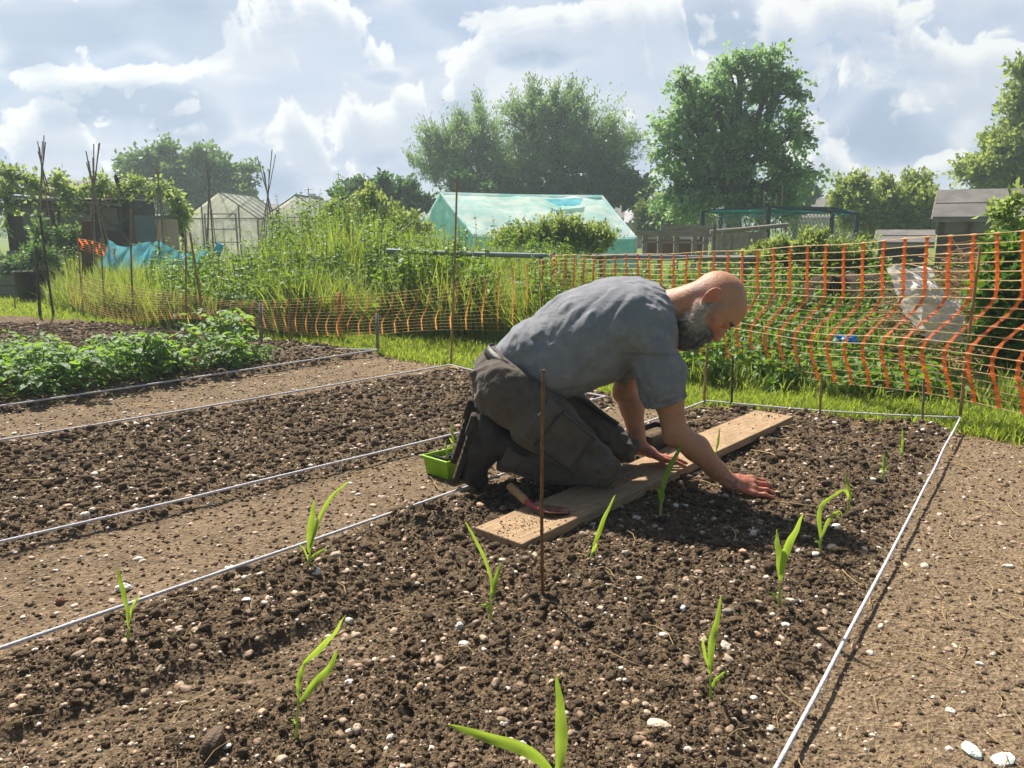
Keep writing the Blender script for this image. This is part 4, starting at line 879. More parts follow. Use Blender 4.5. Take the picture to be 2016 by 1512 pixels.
# ---- (collar is part of the neck opening)
# ---- trousers
TX = (-.22, 2.60, .0); TY = (.58, 3.26, .64)
t_ = SDF(TX, TY, .0055)
KN, KF = np.array([.335, 2.775, .122]), np.array([.445, 3.03, .128])
t_.chain([(.01, YC, .50), (-.025, YC, .43), (-.015, YC, .37)], [.10, .125, .125], .05, ks=.76, yc=YC)
t_.chain([(-.022, 2.845, .395), (.12, 2.80, .29), KN], [.128, .118, .083], .03); t_.chain([(-.01, 3.055, .395), (.18, 3.05, .29), KF], [.128, .112, .083], .03)
t_.chain([KN+np.array([0,.012,-.006]), (.14, 2.835, .112), (-.03, 2.825, .160)], [.080, .076, .074], .004); t_.chain([KF, (.2, 3.05, .12), (.02, 3.05, .17)], [.080, .076, .074], .004)
# bellows pocket on the near thigh
pd = KN-np.array([-.03, 2.80, .41]); pd /= np.linalg.norm(pd); pn = np.array([0, -1., .0]); pn -= pd*(pn@pd); pn /= np.linalg.norm(pn); pe = np.cross(pn, pd)
pcx = np.array([.175, 2.705, .262]); pax = np.array([pd, pe, pn])
t_.bx(pcx, pax, (.105, .082, .03), .008, .012); t_.bx(pcx-pd*.088+pn*.008, pax, (.030, .088, .03), .005, .003)
t_.bx(np.array([-.105, 2.845, .455]), np.array([(.86, -.3, .4), (-.4, .1, .9), (.3, .93, .1)]), (.05, .045, .03), .01, .01)
def tro_f(x, y, z):
    d = -.032*fld(x, y, z, (.75, .1, -.62), 12, 3)*sstep(.02, .2, x)-.028*fld(x, y, z, (.5, -.5, .6), 13, 7)*sstep(.15, .0, x)
    d += -.030*fld(x, y, z, (.2, .95, -.2), 14, 12)*sstep(.20, .34, x)*sstep(.30, .15, z)-.012*(fbm(x*9, y*9, z*9, 3, 25)-.5)-.009*fld(x, y, z, (.5, .3, -.8), 24, 41)
    return d
t_.warp(tro_f, TX, TY)
for e_, q_ in ((np.array([-.03, 2.825, .160]), np.array([.13, 2.835, .105])), (np.array([.02, 3.05, .175]), np.array([.2, 3.04, .13]))):
    d_ = (e_-q_)/np.linalg.norm(e_-q_); a_ = np.cross(d_, [0, 1., 0]); a_ /= np.linalg.norm(a_)
    t_.bx(e_+d_*.085, np.array([d_, a_, np.cross(d_, a_)]), (.075, .11, .11), .001, .004, '-')
t_.bx((.0+.53*.132, YC, .49+.85*.132), np.array([(.53, 0, .85), (0, 1, 0), (-.85, 0, .53)]), (.115, .3, .3), .001, .006, '-')
V, Q = t_.surf(1)
M_tro = cloth('trouser_cloth', rgb(94,87,80), rgb(76,70,65), rgb(116,98,80), 22)
trs = obj('trousers', V, Q, [M_tro], man, {'rnd': np.clip(.25+.8*sstep(.16, .36, V[:, 0])*sstep(.22, .05, V[:, 2])+.5*sstep(.12, .04, V[:, 2]), 0, 1)})
mb = MB()                                                            # stitched seams
def seam(pts, r=.0022): mb.tube(spline(pts, 20), r, 5)
surfp = lambda a_, b_: pcx+pd*a_+pe*b_+pn*.034
seam([surfp(-.055, -.086), surfp(-.055, 0), surfp(-.055, .086)], .003); seam([surfp(.098, -.074), surfp(.098, .074)]); seam([surfp(-.055, -.076), surfp(.098, -.074)]); seam([surfp(-.055, .076), surfp(.098, .074)])
mb.build('seam', pm('seam_thread', rgb(58,54,50)), trs, loc=ORG)
# ---- belt and hanging strap
mb = MB(); V = []
bn = np.array([.52, 0, .85]); bn /= np.linalg.norm(bn); bc = np.array([-.004, YC, .487]); be = np.cross([0, 1., 0], bn); n_ = 64
for a_ in np.linspace(0, 2*np.pi, n_, endpoint=False):
    c_ = bc+be*.112*math.cos(a_)+np.array([0, 1., 0])*.145*math.sin(a_)
    for h_, o_ in ((-.019, 0), (.019, 0), (.019, .005), (-.019, .005)): V.append(c_+bn*h_-(be*math.cos(a_)+np.array([0, 1., 0])*math.sin(a_))*o_)
i = np.arange(n_)[:, None]*4; j = np.arange(4)[None]; mb.add(V, np.stack([i+j, (i+4) % (4*n_)+j, (i+4) % (4*n_)+(j+1) % 4, i+(j+1) % 4], -1).reshape(-1, 4))
M_lea = pm('dark_leather', rgb(52,48,50), rgb(40,36,38), 30, .45, .2, 200, spec=.4)
mb.build('belt', M_lea, man, loc=ORG)
mb = MB(); sp = spline([P(1140,785,2.955), P(1165,800,2.95), P(1195,822,2.945), P(1216,836,2.95)], 16); V = []
for p in sp: V += [p+np.array([-.007, -.004, -.008]), p+np.array([.007, -.004, .008]), p+np.array([.007, .004, .008]), p+np.array([-.007, .004, -.008])]
i = np.arange(15)[:, None]*4; j = np.arange(4)[None]; mb.add(V, np.stack([i+j, i+4+j, i+4+(j+1) % 4, i+(j+1) % 4], -1).reshape(-1, 4)); mb.tube(spline([P(1142,790,2.95), P(1170,815,2.94), P(1214,838,2.945)], 12), .0025, 5)
mb.build('strap', M_lea, man, loc=ORG)
# ---- boots, toes tucked under, soles to the left
M_boot = pm('boot_leather', rgb(58,52,46), rgb(38,34,32), 18, .6, .4, 120, spec=.35)
M_sole = pm('boot_sole', rgb(74,62,50), rgb(46,40,36), 25, .9, .5, 160)
def boot(dx, y, dz, tw):
    def q(x, z, yy=0): return np.array([x+dx+tw*yy, y+yy, z+dz])
    s = SDF((-.34+dx, y-.12, -.04), (.10+dx, y+.12, .42), .005)
    s.cone(q(.03, .165), q(-.075, .19), .064, .062, .02); s.cone(q(-.08, .195), q(-.108, .262), .060, .050, .03)
    s.chain([q(-.105, .22), q(-.128, .15), q(-.160, .075)], [.055, .058, .050], .03, ks=.95, yc=y); s.cone(q(-.160, .07), q(-.135, .036), .048, .038, .02, ks=.9, yc=y)
    s.warp(lambda X, Y, Z: -.010*fld(X, Y, Z, (0, 1, 0), 16, 2)-.006*(fbm(X*20, Y*20, Z*20, 2, 4)-.5), (-.4, 2.5, -.1), (.2, 3.4, .5))
    s.bx(q(-.273, .198), np.array([(.949, 0, -.316), (0, 1, 0), (.316, 0, .949)]), (.10, .2, .3), .001, .004, '-'); V, Q = s.surf(1); o = obj('boot', V, Q, [M_boot], man)
    s = SDF((-.34+dx, y-.12, -.04), (.10+dx, y+.12, .42), .004)   # sole plate with heel and tread
    NS, TS = np.array([-.949, 0, .316]), np.array([.316, 0, .949]); sc_ = q(-.182, .165)
    def sole(X, Y, Z):
        n_ = (X-sc_[0])*NS[0]+(Z-sc_[2])*NS[2]; t_ = (X-sc_[0])*TS[0]+(Z-sc_[2])*TS[2]; w_ = .049-.011*np.exp(-((t_-.03)/.05)**2)
        return np.maximum(np.abs(n_)-.012, np.sqrt(((Y-y)/w_)**2+(np.clip(np.abs(t_)-.085, 0, None)/.056)**2)*.045-.045)
    s.put(sole, sc_-.17, sc_+.17, .004); A = np.array([NS, (0, 1, 0), TS])
    s.bx(sc_+NS*.014+TS*.098, A, (.012, .036, .042), .01, .004)
    for z in np.arange(-.12, .045, .026): s.bx(sc_+NS*.009+TS*z, A, (.007, .038, .008), .002, .002)
    V, Q = s.surf(0); obj('sole', V, Q, [M_sole], o)
boot(.01, 2.825, .014, 0); boot(-.012, 3.02, .03, .1)
# ------------------------------------------------------------------ orange barrier netting
M_org = pm('orange_plastic', rgb(254,132,62), rgb(246,104,40), 14, .4, trans=.5, tcol=rgb(255,120,44), spec=.4)
M_orl = pm('pale_orange_plastic', rgb(250,236,200), rgb(248,214,164), 9, .4, trans=.55, tcol=rgb(255,236,190), spec=.5)
def netting(fn, L, H, sp, rw, lab, name='orange_netting', bw=.018, nmax=.037, sw=.005, mats=None):
    """fn(s, t) -> point; s along the fence in metres, t 0..1 up"""
    mb = MB(); nb = int(L/sp)+1; nr_ = int(H/rw)
    for i in range(nb):
        s = min(i*sp, L); ts = []; ws = []
        for j in range(nr_):
            for dt, w in ((0, nmax), (.16, bw*1.25), (.5, bw*.85), (.84, bw*1.25)): ts.append((j+dt)/nr_); ws.append(w)
        ts.append(1); ws.append(nmax); p = np.array([fn(s, a_) for a_ in ts]); q = np.array([fn(s+.01, a_) for a_ in ts]); e = q-p; e /= np.linalg.norm(e, axis=1)[:, None]
        w = np.array(ws)[:, None]/2; V = np.concatenate([p-e*w, p+e*w]); n = len(p); a_ = np.arange(n-1)
        mb.add(V, np.stack([a_, a_+n, a_+n+1, a_+1], 1), .5, 0)
    for j in range(nr_+1):
        s = np.linspace(0, L, nb*5); ph = np.abs(((s/sp+.5) % 1)-.5)*2
        w = np.where(ph < .22, sw*3.2*(1-ph/.22)+sw, sw)*.5; p = np.array([fn(a_, j/nr_) for a_ in s]); u_ = np.array([fn(a_, min(1, j/nr_+.004)) if j < nr_ else 2*fn(a_, 1)-fn(a_, .996) for a_ in s])-p
        u_ /= np.linalg.norm(u_, axis=1)[:, None]; w = w[:, None]; V = np.concatenate([p-u_*w, p+u_*w]); n = len(p); a_ = np.arange(n-1)
        mb.tube(p+np.array([0, -.001, 0]), np.maximum(sw*.42, w[:, 0]*.55), 5, .5, 1, cap=False)
    return tag(mb.build(name, mats or [M_org, M_orl]), lab, 'netting')
CC = np.array([.37, 6.62]); RPp = G(1893,826)[:2]+np.array([.0, .03]); dN = RPp-CC; LN = np.linalg.norm(dN); dN = dN/LN; nN = np.array([-dN[1], dN[0]])*-1
if nN[1] > 0: nN = -nN                          # towards the camera side
LX = LN+.62
def netR(s, t):
    f = s/LN; top = .775+.20*min(f, 1.15)-.03*math.sin(min(f, 1)*np.pi)+.004*math.sin(s*9); bot = .14-.05*f+.02*math.sin(s*4+1)
    z = bot+(top-bot)*t; am = sstep(.25, .75, f)*(1+.2*math.sin(s*2.2))
    sh = -.13*am*sstep(.66, .30, t)+.02*am*sstep(.25, .0, t)+.012*(fbm(np.array([s*2.]), np.array([t*4.]), o=2, s=3)[0]-.5)*2
    bl = .10*am*math.exp(-((t-.30)/.2)**2)-.05*math.exp(-((t-.62)/.2)**2)*am+.035*(fbm(np.array([s*1.3]), np.array([t*2.]), o=2, s=7)[0]-.5)*2*(1-t)
    z -= .012*am*math.sin(t*np.pi)
    p = CC+dN*(s+sh)+nN*bl
    return np.array([p[0], p[1], z])
netting(netR, LX, .82, .1165, .042, 'taut orange barrier netting from the corner post to the right-hand cane')
# sagging run into the weeds, from the corner post away to the left
LP = [np.array([CC[0]-.01, CC[1], .775])]+[P(a_, b_, y_) for a_, b_, y_ in ((1040,517,6.6),(900,556,6.66),(780,574,6.80),(668,580,6.98),(560,588,7.15),(460,590,7.3),(370,577,7.55),(260,562,8.1),(150,536,8.75))]
LPs = spline(LP, 80); dl = np.concatenate([[0], np.cumsum(np.linalg.norm(np.diff(LPs[:, :2], axis=0), axis=1))]); LL = dl[-1]
def netL(s, t):
    s = min(s, LL+.02); p = np.array([np.interp(s, dl, LPs[:, i]) for i in range(3)]); zt = p[2]; f = s/LL; bot = .10+.05*math.sin(s*2.3)
    z = bot+(zt-bot)*t; sag = .10*math.sin(t*np.pi)*(.4+.6*math.sin(s*1.7+.5)**2)+.05*(fbm(np.array([s*2.]), np.array([t*3.]), o=2, s=17)[0]-.5)*2*(1-t)
    sh = -.10*sstep(.8, .2, t)*math.sin(s*1.1)**2*sstep(.2, .8, s)
    return np.array([p[0]+sh, p[1]-sag-.10*(f > .0), z])
netting(netL, LL, .62, .118, .047, 'slack orange barrier netting sagging through the weeds left of the corner post', bw=.010, nmax=.020, sw=.003, mats=[pm('faded_orange_plastic', rgb(240,160,96), rgb(226,124,62), 6, .5, trans=.45, tcol=rgb(244,170,96)), pm('faded_cream_plastic', rgb(232,214,150), rgb(222,186,116), 6, .5, trans=.4, tcol=rgb(240,222,150))])
FA, FB = P(157,470,10.6), P(232,490,10.9)
def netF(s, t):
    p = FA+(FB-FA)*s/np.linalg.norm(FB-FA); return np.array([p[0], p[1]+.05*math.sin(s*5+t*4), p[2]-.14*(1-t)*(1+.3*math.sin(s*6))+.02*math.sin(s*8)])
netting(netF, float(np.linalg.norm(FB-FA)), .16, .09, .032, 'small bunched piece of orange netting tied to the leaning board at the far left', bw=.024, nmax=.04)

# ------------------------------------------------------------------ structures beyond the weeds
M_grey = pm('weathered_wood', rgb(150,142,130), rgb(116,108,98), 5, .9, .4, 40, stretch=(.6, .6, 5))
M_dark = pm('dark_timber', rgb(58,52,48), rgb(38,36,36), 4, .85, .3, 30)
M_brn = pm('brown_timber', rgb(112,84,62), rgb(84,64,50), 4, .85, .3, 30)
M_felt = pm('roof_felt', rgb(120,115,110), rgb(98,95,92), 3, .9, .3, 60)
M_tile = pm('roof_tiles', rgb(118,108,102), rgb(96,90,88), 6, .9, .4, 8)
M_wall = pm('house_wall', rgb(176,160,146), rgb(150,134,122), 4, .9)
M_alu = pm('aluminium', rgb(122,118,110), rgb(92,90,84), 8, .5, metal=.3)
M_teal = pm('teal_paint', rgb(52,74,78), rgb(40,60,64), 6, .7)
m, t = nt('old_glass'); k = N(t)
gx = k.noise(k.n('ShaderNodeTexCoord').outputs['Object'], 2.5, 5, .6)
gcol = k.mix(gx, rgb(140,142,134), rgb(196,196,186))
gd1 = k.n('ShaderNodeBsdfPrincipled', {'Base Color': gcol, 'Roughness': .25, 'Specular IOR Level': .6}); gtl = k.n('ShaderNodeBsdfTranslucent', {'Color': rgb(226,224,210)+(1,)}); gtr = k.n('ShaderNodeBsdfTransparent', {'Color': (.86,.88,.86,1)})
a1 = k.n('ShaderNodeMixShader', {0: .5, 1: gd1.outputs[0], 2: gtl.outputs[0]}); a2 = k.n('ShaderNodeMixShader', {0: k.ramp(gx, .05, .85), 1: gtr.outputs[0], 2: a1.outputs[0]}); k.n('ShaderNodeOutputMaterial', {'Surface': a2.outputs[0]}); M_glass = m
def netmat(name, col, trans, cov):
    m, t = nt(name); k = N(t); co_ = k.n('ShaderNodeTexCoord').outputs['Object']; n_ = k.noise(k.n('ShaderNodeMapping', {'Vector': co_, 'Scale': (1, 1, 2.2)}).outputs[0], 2.2, 5, .6)
    c = k.mix(k.ramp(n_, .35, .65), col[0], col[1]); d = k.n('ShaderNodeBsdfDiffuse', {'Color': c}); tr = k.n('ShaderNodeBsdfTranslucent', {'Color': c}); tp = k.n('ShaderNodeBsdfTransparent')
    s1_ = k.n('ShaderNodeMixShader', {0: trans, 1: d.outputs[0], 2: tr.outputs[0]}); s2_ = k.n('ShaderNodeMixShader', {0: cov, 1: tp.outputs[0], 2: s1_.outputs[0]}); k.n('ShaderNodeOutputMaterial', {'Surface': s2_.outputs[0]}); return m
M_tn = netmat('teal_net', (rgb(120,196,190), rgb(150,214,206)), .45, .93); M_tn2 = netmat('pale_net', (rgb(196,232,234), rgb(240,248,248)), .5, .96); M_bn = netmat('blue_net', (rgb(96,190,214), rgb(150,222,232)), .5, .9)
def thing(name, Y, px, lab, cat, grp=None):
    a_ = P(px, 450, Y); return empty(name, (a_[0], Y, 0), lab, cat, grp), np.array([a_[0], Y, 0.])
# pitched net tent (fruit cage)
Y0 = 19.0; o, og = thing('net_tent', Y0, 1040, 'large pitched tent of pale teal garden netting behind the weeds', 'net tent')
A1, A2 = P(868,383,Y0), P(1185,389,Y0+.6); eL, eR = P(934,466,Y0-1.9), P(1252,471,Y0-1.3); bL, bR = P(832,445,Y0+1.4), P(1150,450,Y0+2.1)
def sheet(a_, b_, c_, d_, nu, nv, disp, seed, sag=0.0):       # a-b top edge, c-d bottom edge
    u_, v_ = np.meshgrid(np.linspace(0, 1, nu), np.linspace(0, 1, nv), indexing='ij'); u3, v3 = u_[..., None], v_[..., None]
    p = (a_*(1-u3)+b_*u3)*(1-v3)+(c_*(1-u3)+d_*u3)*v3; nrm_ = np.cross(b_-a_, c_-a_); nrm_ /= np.linalg.norm(nrm_); f = (fbm(u_*6+seed, v_*3, o=4, s=seed)-.5)*disp*2+(vnoise(u_*22, v_*2.5+u_*6, None, seed+1)-.5)*disp*.5-sag*np.sin(np.pi*u_*3)**2*np.sin(np.pi*v_)
    p = p+nrm_*f[..., None]; i = np.arange(nu-1)[:, None]*nv; j = np.arange(nv-1)[None]
    return p.reshape(-1, 3), np.stack([i+j, i+nv+j, i+nv+j+1, i+j+1], -1).reshape(-1, 4)
mb = MB(); mb.add(*sheet(A1, A2, eL, eR, 110, 40, .05, 3, .10)); mb.build('roof_net', M_tn2, o, loc=og)
mb = MB(); mb.add(*sheet(A1, A2, bL, bR, 60, 20, .06, 5)); mb.build('back_net', netmat('thin_net', (rgb(220,240,238), rgb(240,248,246)), .7, .15), o, loc=og)
def tri(a_, b_, c_, n=14, seed=1): return sheet(a_, a_+(b_-a_)*.02, c_, b_, n, n, .04, seed)
dn = np.array([0, 0, 1.])
mb = MB(); gl_ = eL.copy(); gb = bL.copy(); mb.add(*tri(A1, eL, bL, 14, 7)); lo = [np.array([q[0], q[1], -.1]) for q in (bL, eL, eR, bR)]
mb.add(*sheet(bL, eL, lo[0], lo[1], 12, 8, .03, 8)); mb.add(*sheet(eL, eR, lo[1], lo[2], 50, 8, .04, 9)); mb.add(*tri(A2, eR, bR, 14, 11)); mb.add(*sheet(eR, bR, lo[2], lo[3], 12, 8, .03, 12)); mb.build('wall_net', M_tn, o, loc=og)
mb = MB()
for p_, q_ in ((A1, A2), (A1, eL), (A2, eR), (eL, eR), (eL, lo[1]), (eR, lo[2]), (A1, bL)): mb.tube(spline([p_+dn*.03, (p_+q_)/2+dn*.01, q_+dn*.03], 8), .035, 6)
mb.build('edge_rope', M_tn2, o, loc=og)
mb = MB(); mb.add(*sheet(P(1070,392,Y0-.05), P(1148,391,Y0), P(1100,406,Y0-.30), P(1142,404,Y0-.3), 14, 8, .03, 21)); mb.build('blue_patch', M_bn, o, loc=og)
# greenhouses
def greenhouse(px, Y, apex, eave, hw, depth, lab, doorp=True):
    o, og = thing('greenhouse', Y, px, lab, 'greenhouse', 'greenhouses'); cx = og[0]; za, ze = P(px, apex, Y)[2], P(px, eave, Y)[2]; w = hw*mpp(Y)
    def X(a_, d_, z): return np.array([cx+a_*w, Y+d_*depth+a_*0, z])
    fr = MB(); T_ = .035
    for d_ in (0, 1):
        for a_ in (-1, 1): fr.bar(X(a_, d_, 0), X(a_, d_, ze), T_, T_); fr.bar(X(a_, d_, ze), X(0, d_, za), T_, T_)
        fr.bar(X(-1, d_, ze), X(1, d_, ze), T_*.8, T_*.8); fr.bar(X(-.98, d_, .06), X(.98, d_, .06), T_, T_)
        for a_ in (-.5, .5): fr.bar(X(a_, d_, .08), X(a_, d_, ze+(za-ze)*.5), T_, T_)
    fr.bar(X(0, -.005, za), X(0, 1.005, za), .06, .06)
    for a_ in (-1, 1):
        fr.bar(X(a_, 0, ze), X(a_, 1, ze), .05, .05)
        for d_ in np.linspace(.2, .8, 4): fr.bar(X(a_, d_, 0), X(a_, d_, ze), .02, .02); fr.bar(X(a_, d_, ze), X(0, d_, za), .02, .02)
    fr.build('frame', M_alu, o, smooth=False, loc=og)
    for a_ in (-1, 1):
        g_ = MB(); q_ = a_*.985; g_.add([X(q_, .02, .03), X(q_, .98, .03), X(q_, .98, ze), X(q_, .02, ze)], [[0,1,2,3]]); g_.build('side_pane', M_glass, o, smooth=False, loc=og)
        g_ = MB(); g_.add([X(q_, .02, ze), X(q_, .98, ze), X(0.01*a_, .98, za-.01), X(.01*a_, .02, za-.01)], [[0,1,2,3]]); g_.build('roof_pane', M_glass, o, smooth=False, loc=og)
    for d_ in (.006, .994):
        g_ = MB(); g_.add([X(-.97, d_, .05), X(.97, d_, .05), X(.97, d_, ze), X(0, d_, za-.02), X(-.97, d_, ze)], [[0,1,2],[0,2,4],[4,2,3]]); g_.build('gable_pane', M_glass, o, smooth=False, loc=og)
    if doorp:
        dr_ = MB(); D0 = -.035/depth
        for a_ in (-.42, .42): dr_.bar(X(a_, D0, .02), X(a_, D0, ze+.15), .045, .03)
        for z in (.05, ze*.45, ze*.75, ze+.13): dr_.bar(X(-.42, D0, z), X(.42, D0, z), .04, .03)
        dr_.build('door', M_grey, o, smooth=False, loc=og)
    return o
greenhouse(436, 24.0, 377, 430, 71, 3.2, 'left-hand aluminium greenhouse with glazed gable and door, right of the vine')
greenhouse(585, 25.5, 384, 436, 76, 3.4, 'right-hand greenhouse half hidden by tall weeds')
# pergola and the things round it
Yp = 14.0
o, og = thing('pergola', Yp, 180, 'dark timber pergola at the far left, overgrown with a grape vine', 'pergola')
for px in (12, 238, 335): mb = MB(); mb.bar(P(px, 368, Yp)*[1,1,0]+[0,0,-.1], P(px+(6 if px == 238 else 0), 366, Yp), .10 if px < 300 else .07, .10); mb.build('post', M_dark, o, smooth=False, loc=og)
for (a_, b_) in (((-40,372), (240,386)), ((150,379), (372,384))):
    for dy in (0, .9): mb = MB(); p_, q_ = P(*a_, Yp+dy), P(*b_, Yp+dy+.2); mb.bar(p_, q_, .05, .12); mb.build('beam', M_dark if dy else M_grey, o, smooth=False, loc=og)
mb = MB(); mb.bar(P(228, 345, Yp-.1), P(243, 392, Yp-.1), .07, .05); mb.build('brace', M_dark, o, smooth=False, loc=og)
o, og = thing('dark_shed', 16.0, 130, 'long dark shed with pale roof edge behind the pergola', 'shed'); xa, xb = P(18, 450, 16)[0], P(238, 450, 16)[0]
zr = P(100, 392, 16)[2]; mb = MB(); mb.box(((xa+xb)/2, 16.8, zr/2-.05), (xb-xa, 1.6, zr+.1)); mb.build('wall', M_dark, o, smooth=False, loc=og)
mb = MB(); mb.bar(P(14, 386, 15.75), P(242, 404, 15.75), .5, .05); mb.bar((xa-.1, 16.6, zr+.16), (xb+.1, 16.6, zr+.06), 2.0, .04); mb.build('roof', M_felt, o, smooth=False, loc=og)
for px, w in ((70, .5), (150, .6), (218, .3)): mb = MB(); c_ = P(px, 432, 15.98); mb.box(c_, (w, .03, .45)); mb.build('window', pm('shed_window', (.05,.055,.06), (.09,.1,.1), 2, .15, spec=.6), o, smooth=False, loc=og)
o = MB(); c_ = P(308, 457, 13.6); o.box((c_[0], 13.6, c_[2]-.22), (.70, .05, 1.0)); tag(o.build('grey_screen', pm('blue_grey_panel', rgb(120,132,138), rgb(100,112,118), 2, .7), smooth=False, loc=(c_[0], 13.6, 0)), 'flat blue grey panel between the pergola and the left greenhouse', 'panel')
o = MB(); c_ = P(330, 462, 13.2); o.box((c_[0], 13.2, c_[2]-.2), (.36, .04, .9)); tag(o.build('board', pm('pinkish_board', rgb(206,178,156), rgb(176,150,130), 2, .8), smooth=False, loc=(c_[0], 13.2, 0)), 'pale pinkish board propped beside the blue grey panel', 'board')
o = MB(); o.bar(P(160, 486, 10.9)*[1,1,0]+[0,0,-.05], P(172, 434, 10.9), .13, .05); tag(o.build('board', M_brn, smooth=False), 'leaning brown board with bunched orange netting at the far left', 'board')
def planter(px0, px1, pt, pb_, Y, lab):
    a_, b_ = P(px0, pt, Y), P(px1, pb_, Y); o = empty('raised_planter', ((a_[0]+b_[0])/2, Y, 0), lab, 'planter'); og = np.array(o.location)
    h = a_[2]; w = b_[0]-a_[0]; 
    for i in range(3): mb = MB(); mb.box((og[0], Y, h*(i+.5)/3), (w, .03, h/3-.012)); mb.build('board', M_grey, o, smooth=False, loc=og)
    for s in (-1, 1): mb = MB(); mb.box((og[0]+s*w/2, Y+.5, h/2), (.03, 1.0, h)); mb.build('side_board', M_grey, o, smooth=False, loc=og)
    mb = MB(); mb.box((og[0], Y+.5, h-.06), (w-.04, .95, .05)); mb.build('compost', M_soil, o, loc=og)
planter(-30, 50, 520, 575, 11.6, 'grey wooden raised planter at the far left edge')
planter(15, 52, 494, 530, 13.0, 'smaller wooden planter standing behind the grey one')
pp_ = P(66, 556, 11.2); o = MB(); V = []
rs = [(.16,0),(.20,.02),(.235,.36),(.255,.36),(.255,.40),(.22,.40),(.20,.30),(0,.30)]
for r_, z in rs: V += [(r_*math.cos(a_), r_*math.sin(a_), z) for a_ in np.linspace(0, 6.2832, 25)[:-1]]
i = np.arange(len(rs)-1)[:, None]*24; j = np.arange(24)[None]; o.add(np.array(V), np.stack([i+j, i+(j+1) % 24, i+24+(j+1) % 24, i+24+j], -1).reshape(-1, 4))
x_ = o.build('plant_pot', bpy.data.materials['black_plastic']); x_.location = (pp_[0], 11.2, 0); tag(x_, 'large black plastic plant pot beside the grey planter', 'plant pot')
# cane wigwams
def wigwam(Y, cx, ytop, bw_, ybot, tw, lab, n=6, r=.012, cross=None):
    o = empty('cane_wigwam', P(cx, 450, Y)*[1,1,0], lab, 'cane wigwam', 'cane wigwams'); og = np.array(o.location)
    for i in range(n):
        a_ = i*6.283/n+.4; bx_, by_ = math.cos(a_)*bw_*mpp(Y), math.sin(a_)*bw_*mpp(Y); b_ = np.array([og[0]+bx_, Y+by_, 0.]); c_ = P(cx, cross or ytop+22, Y)
        d_ = c_-b_; L = np.linalg.norm(d_); top = c_+d_/L*(abs(c_[2]-P(cx, ytop, Y)[2]))*random.uniform(.5, 1.15)*tw; mb = MB(); cane_geo(mb, b_, top, r*random.uniform(.7, 1), .3); mb.build('cane', M_cane2, o, loc=og)
wigwam(12.4, 83, 268, 40, 500, 1.0, 'tall cane wigwam in front of the pergola, farthest left', 6, .011, 330)
wigwam(12.0, 185, 283, 36, 500, 1.0, 'cane wigwam with widely splayed tops in front of the pergola', 7, .011, 375)
wigwam(12.6, 312, 326, 22, 500, 1.0, 'narrow cane wigwam beside the hanging grape vine', 5, .010, 362)
wigwam(13.0, 412, 318, 16, 500, 1.0, 'narrow cane wigwam in front of the left-hand greenhouse', 5, .010, 372)
wigwam(13.5, 527, 300, 40, 500, 1.0, 'cane wigwam standing between the two greenhouses', 6, .010, 385)
# blue net over hoops
o = empty('blue_net_cloche', P(300, 500, 10.8)*[1,1,0], 'bright blue netting draped between pegs in the weeds', 'netting'); og = np.array(o.location); pk_ = [(212,476),(290,482),(312,478),(408,496)]; nz = [(212,472),(246,486),(292,476),(300,484),(312,474),(345,492),(380,498),(412,488)]
tp = [P(a_, b_, 10.8+.2*math.sin(i*2)) for i, (a_, b_) in enumerate(nz)]; tpp = spline(tp, 60); mb = MB(); nb_ = 10; V = []
for i, p in enumerate(tpp):
    for j in range(nb_): V.append(p+np.array([0, -.30*(j/9)**1.3+.03*math.sin(i*.8+j*.5), -.34*(j/9)]))
i = np.arange(59)[:, None]*nb_; j = np.arange(nb_-1)[None]; mb.add(V, np.stack([i+j, i+nb_+j, i+nb_+j+1, i+j+1], -1).reshape(-1, 4)); mb.build('net', M_bn, o, loc=og)
for a_, b_ in ((212,472),(292,476),(312,474),(412,488)): mb = MB(); p = P(a_, b_, 10.82); mb.tube([p*[1,1,0], p+[0,0,.02]], .012, 6); mb.build('peg', M_cane2, o, loc=og)
o = MB(); p = P(430, 490, 10.9); o.box(p, (.10, .03, .16), np.array([(.9,0,.4),(0,1,0),(-.4,0,.9)])); o.tube([p*[1,1,0], p], .008, 5); tag(o.build('marker_flag', pm('cyan_plastic', rgb(90,196,214), rgb(70,176,200), 9, .5, trans=.3), smooth=False), 'little cyan plastic flag on a stick in the weeds', 'flag')
# rails
for a_, b_, Y, r_, lab in (((762,494),(1086,504),7.6,.024,'long grey metal rail above the weeds left of the corner post'),((1165,505),(1484,508),7.4,.026,'grey metal rail just behind the orange netting, above the man')):
    o = empty('metal_rail', P((a_[0]+b_[0])/2, 500, Y)*[1,1,0], lab, 'rail'); og = np.array(o.location); p_, q_ = P(*a_, Y), P(*b_, Y); mb = MB(); mb.tube(spline([p_, (p_+q_)/2-np.array([0,0,.006]), q_], 16), r_, 8); mb.build('rail', pm('galvanised', rgb(150,156,158), rgb(120,126,130), 6, .4, metal=.4), o, loc=og)
    for s in (.06, .94): mb = MB(); c_ = p_+(q_-p_)*s; mb.bar(c_*[1,1,0], c_-[0,0,r_], .05, .05); mb.build('post', M_grey, o, smooth=False, loc=og)
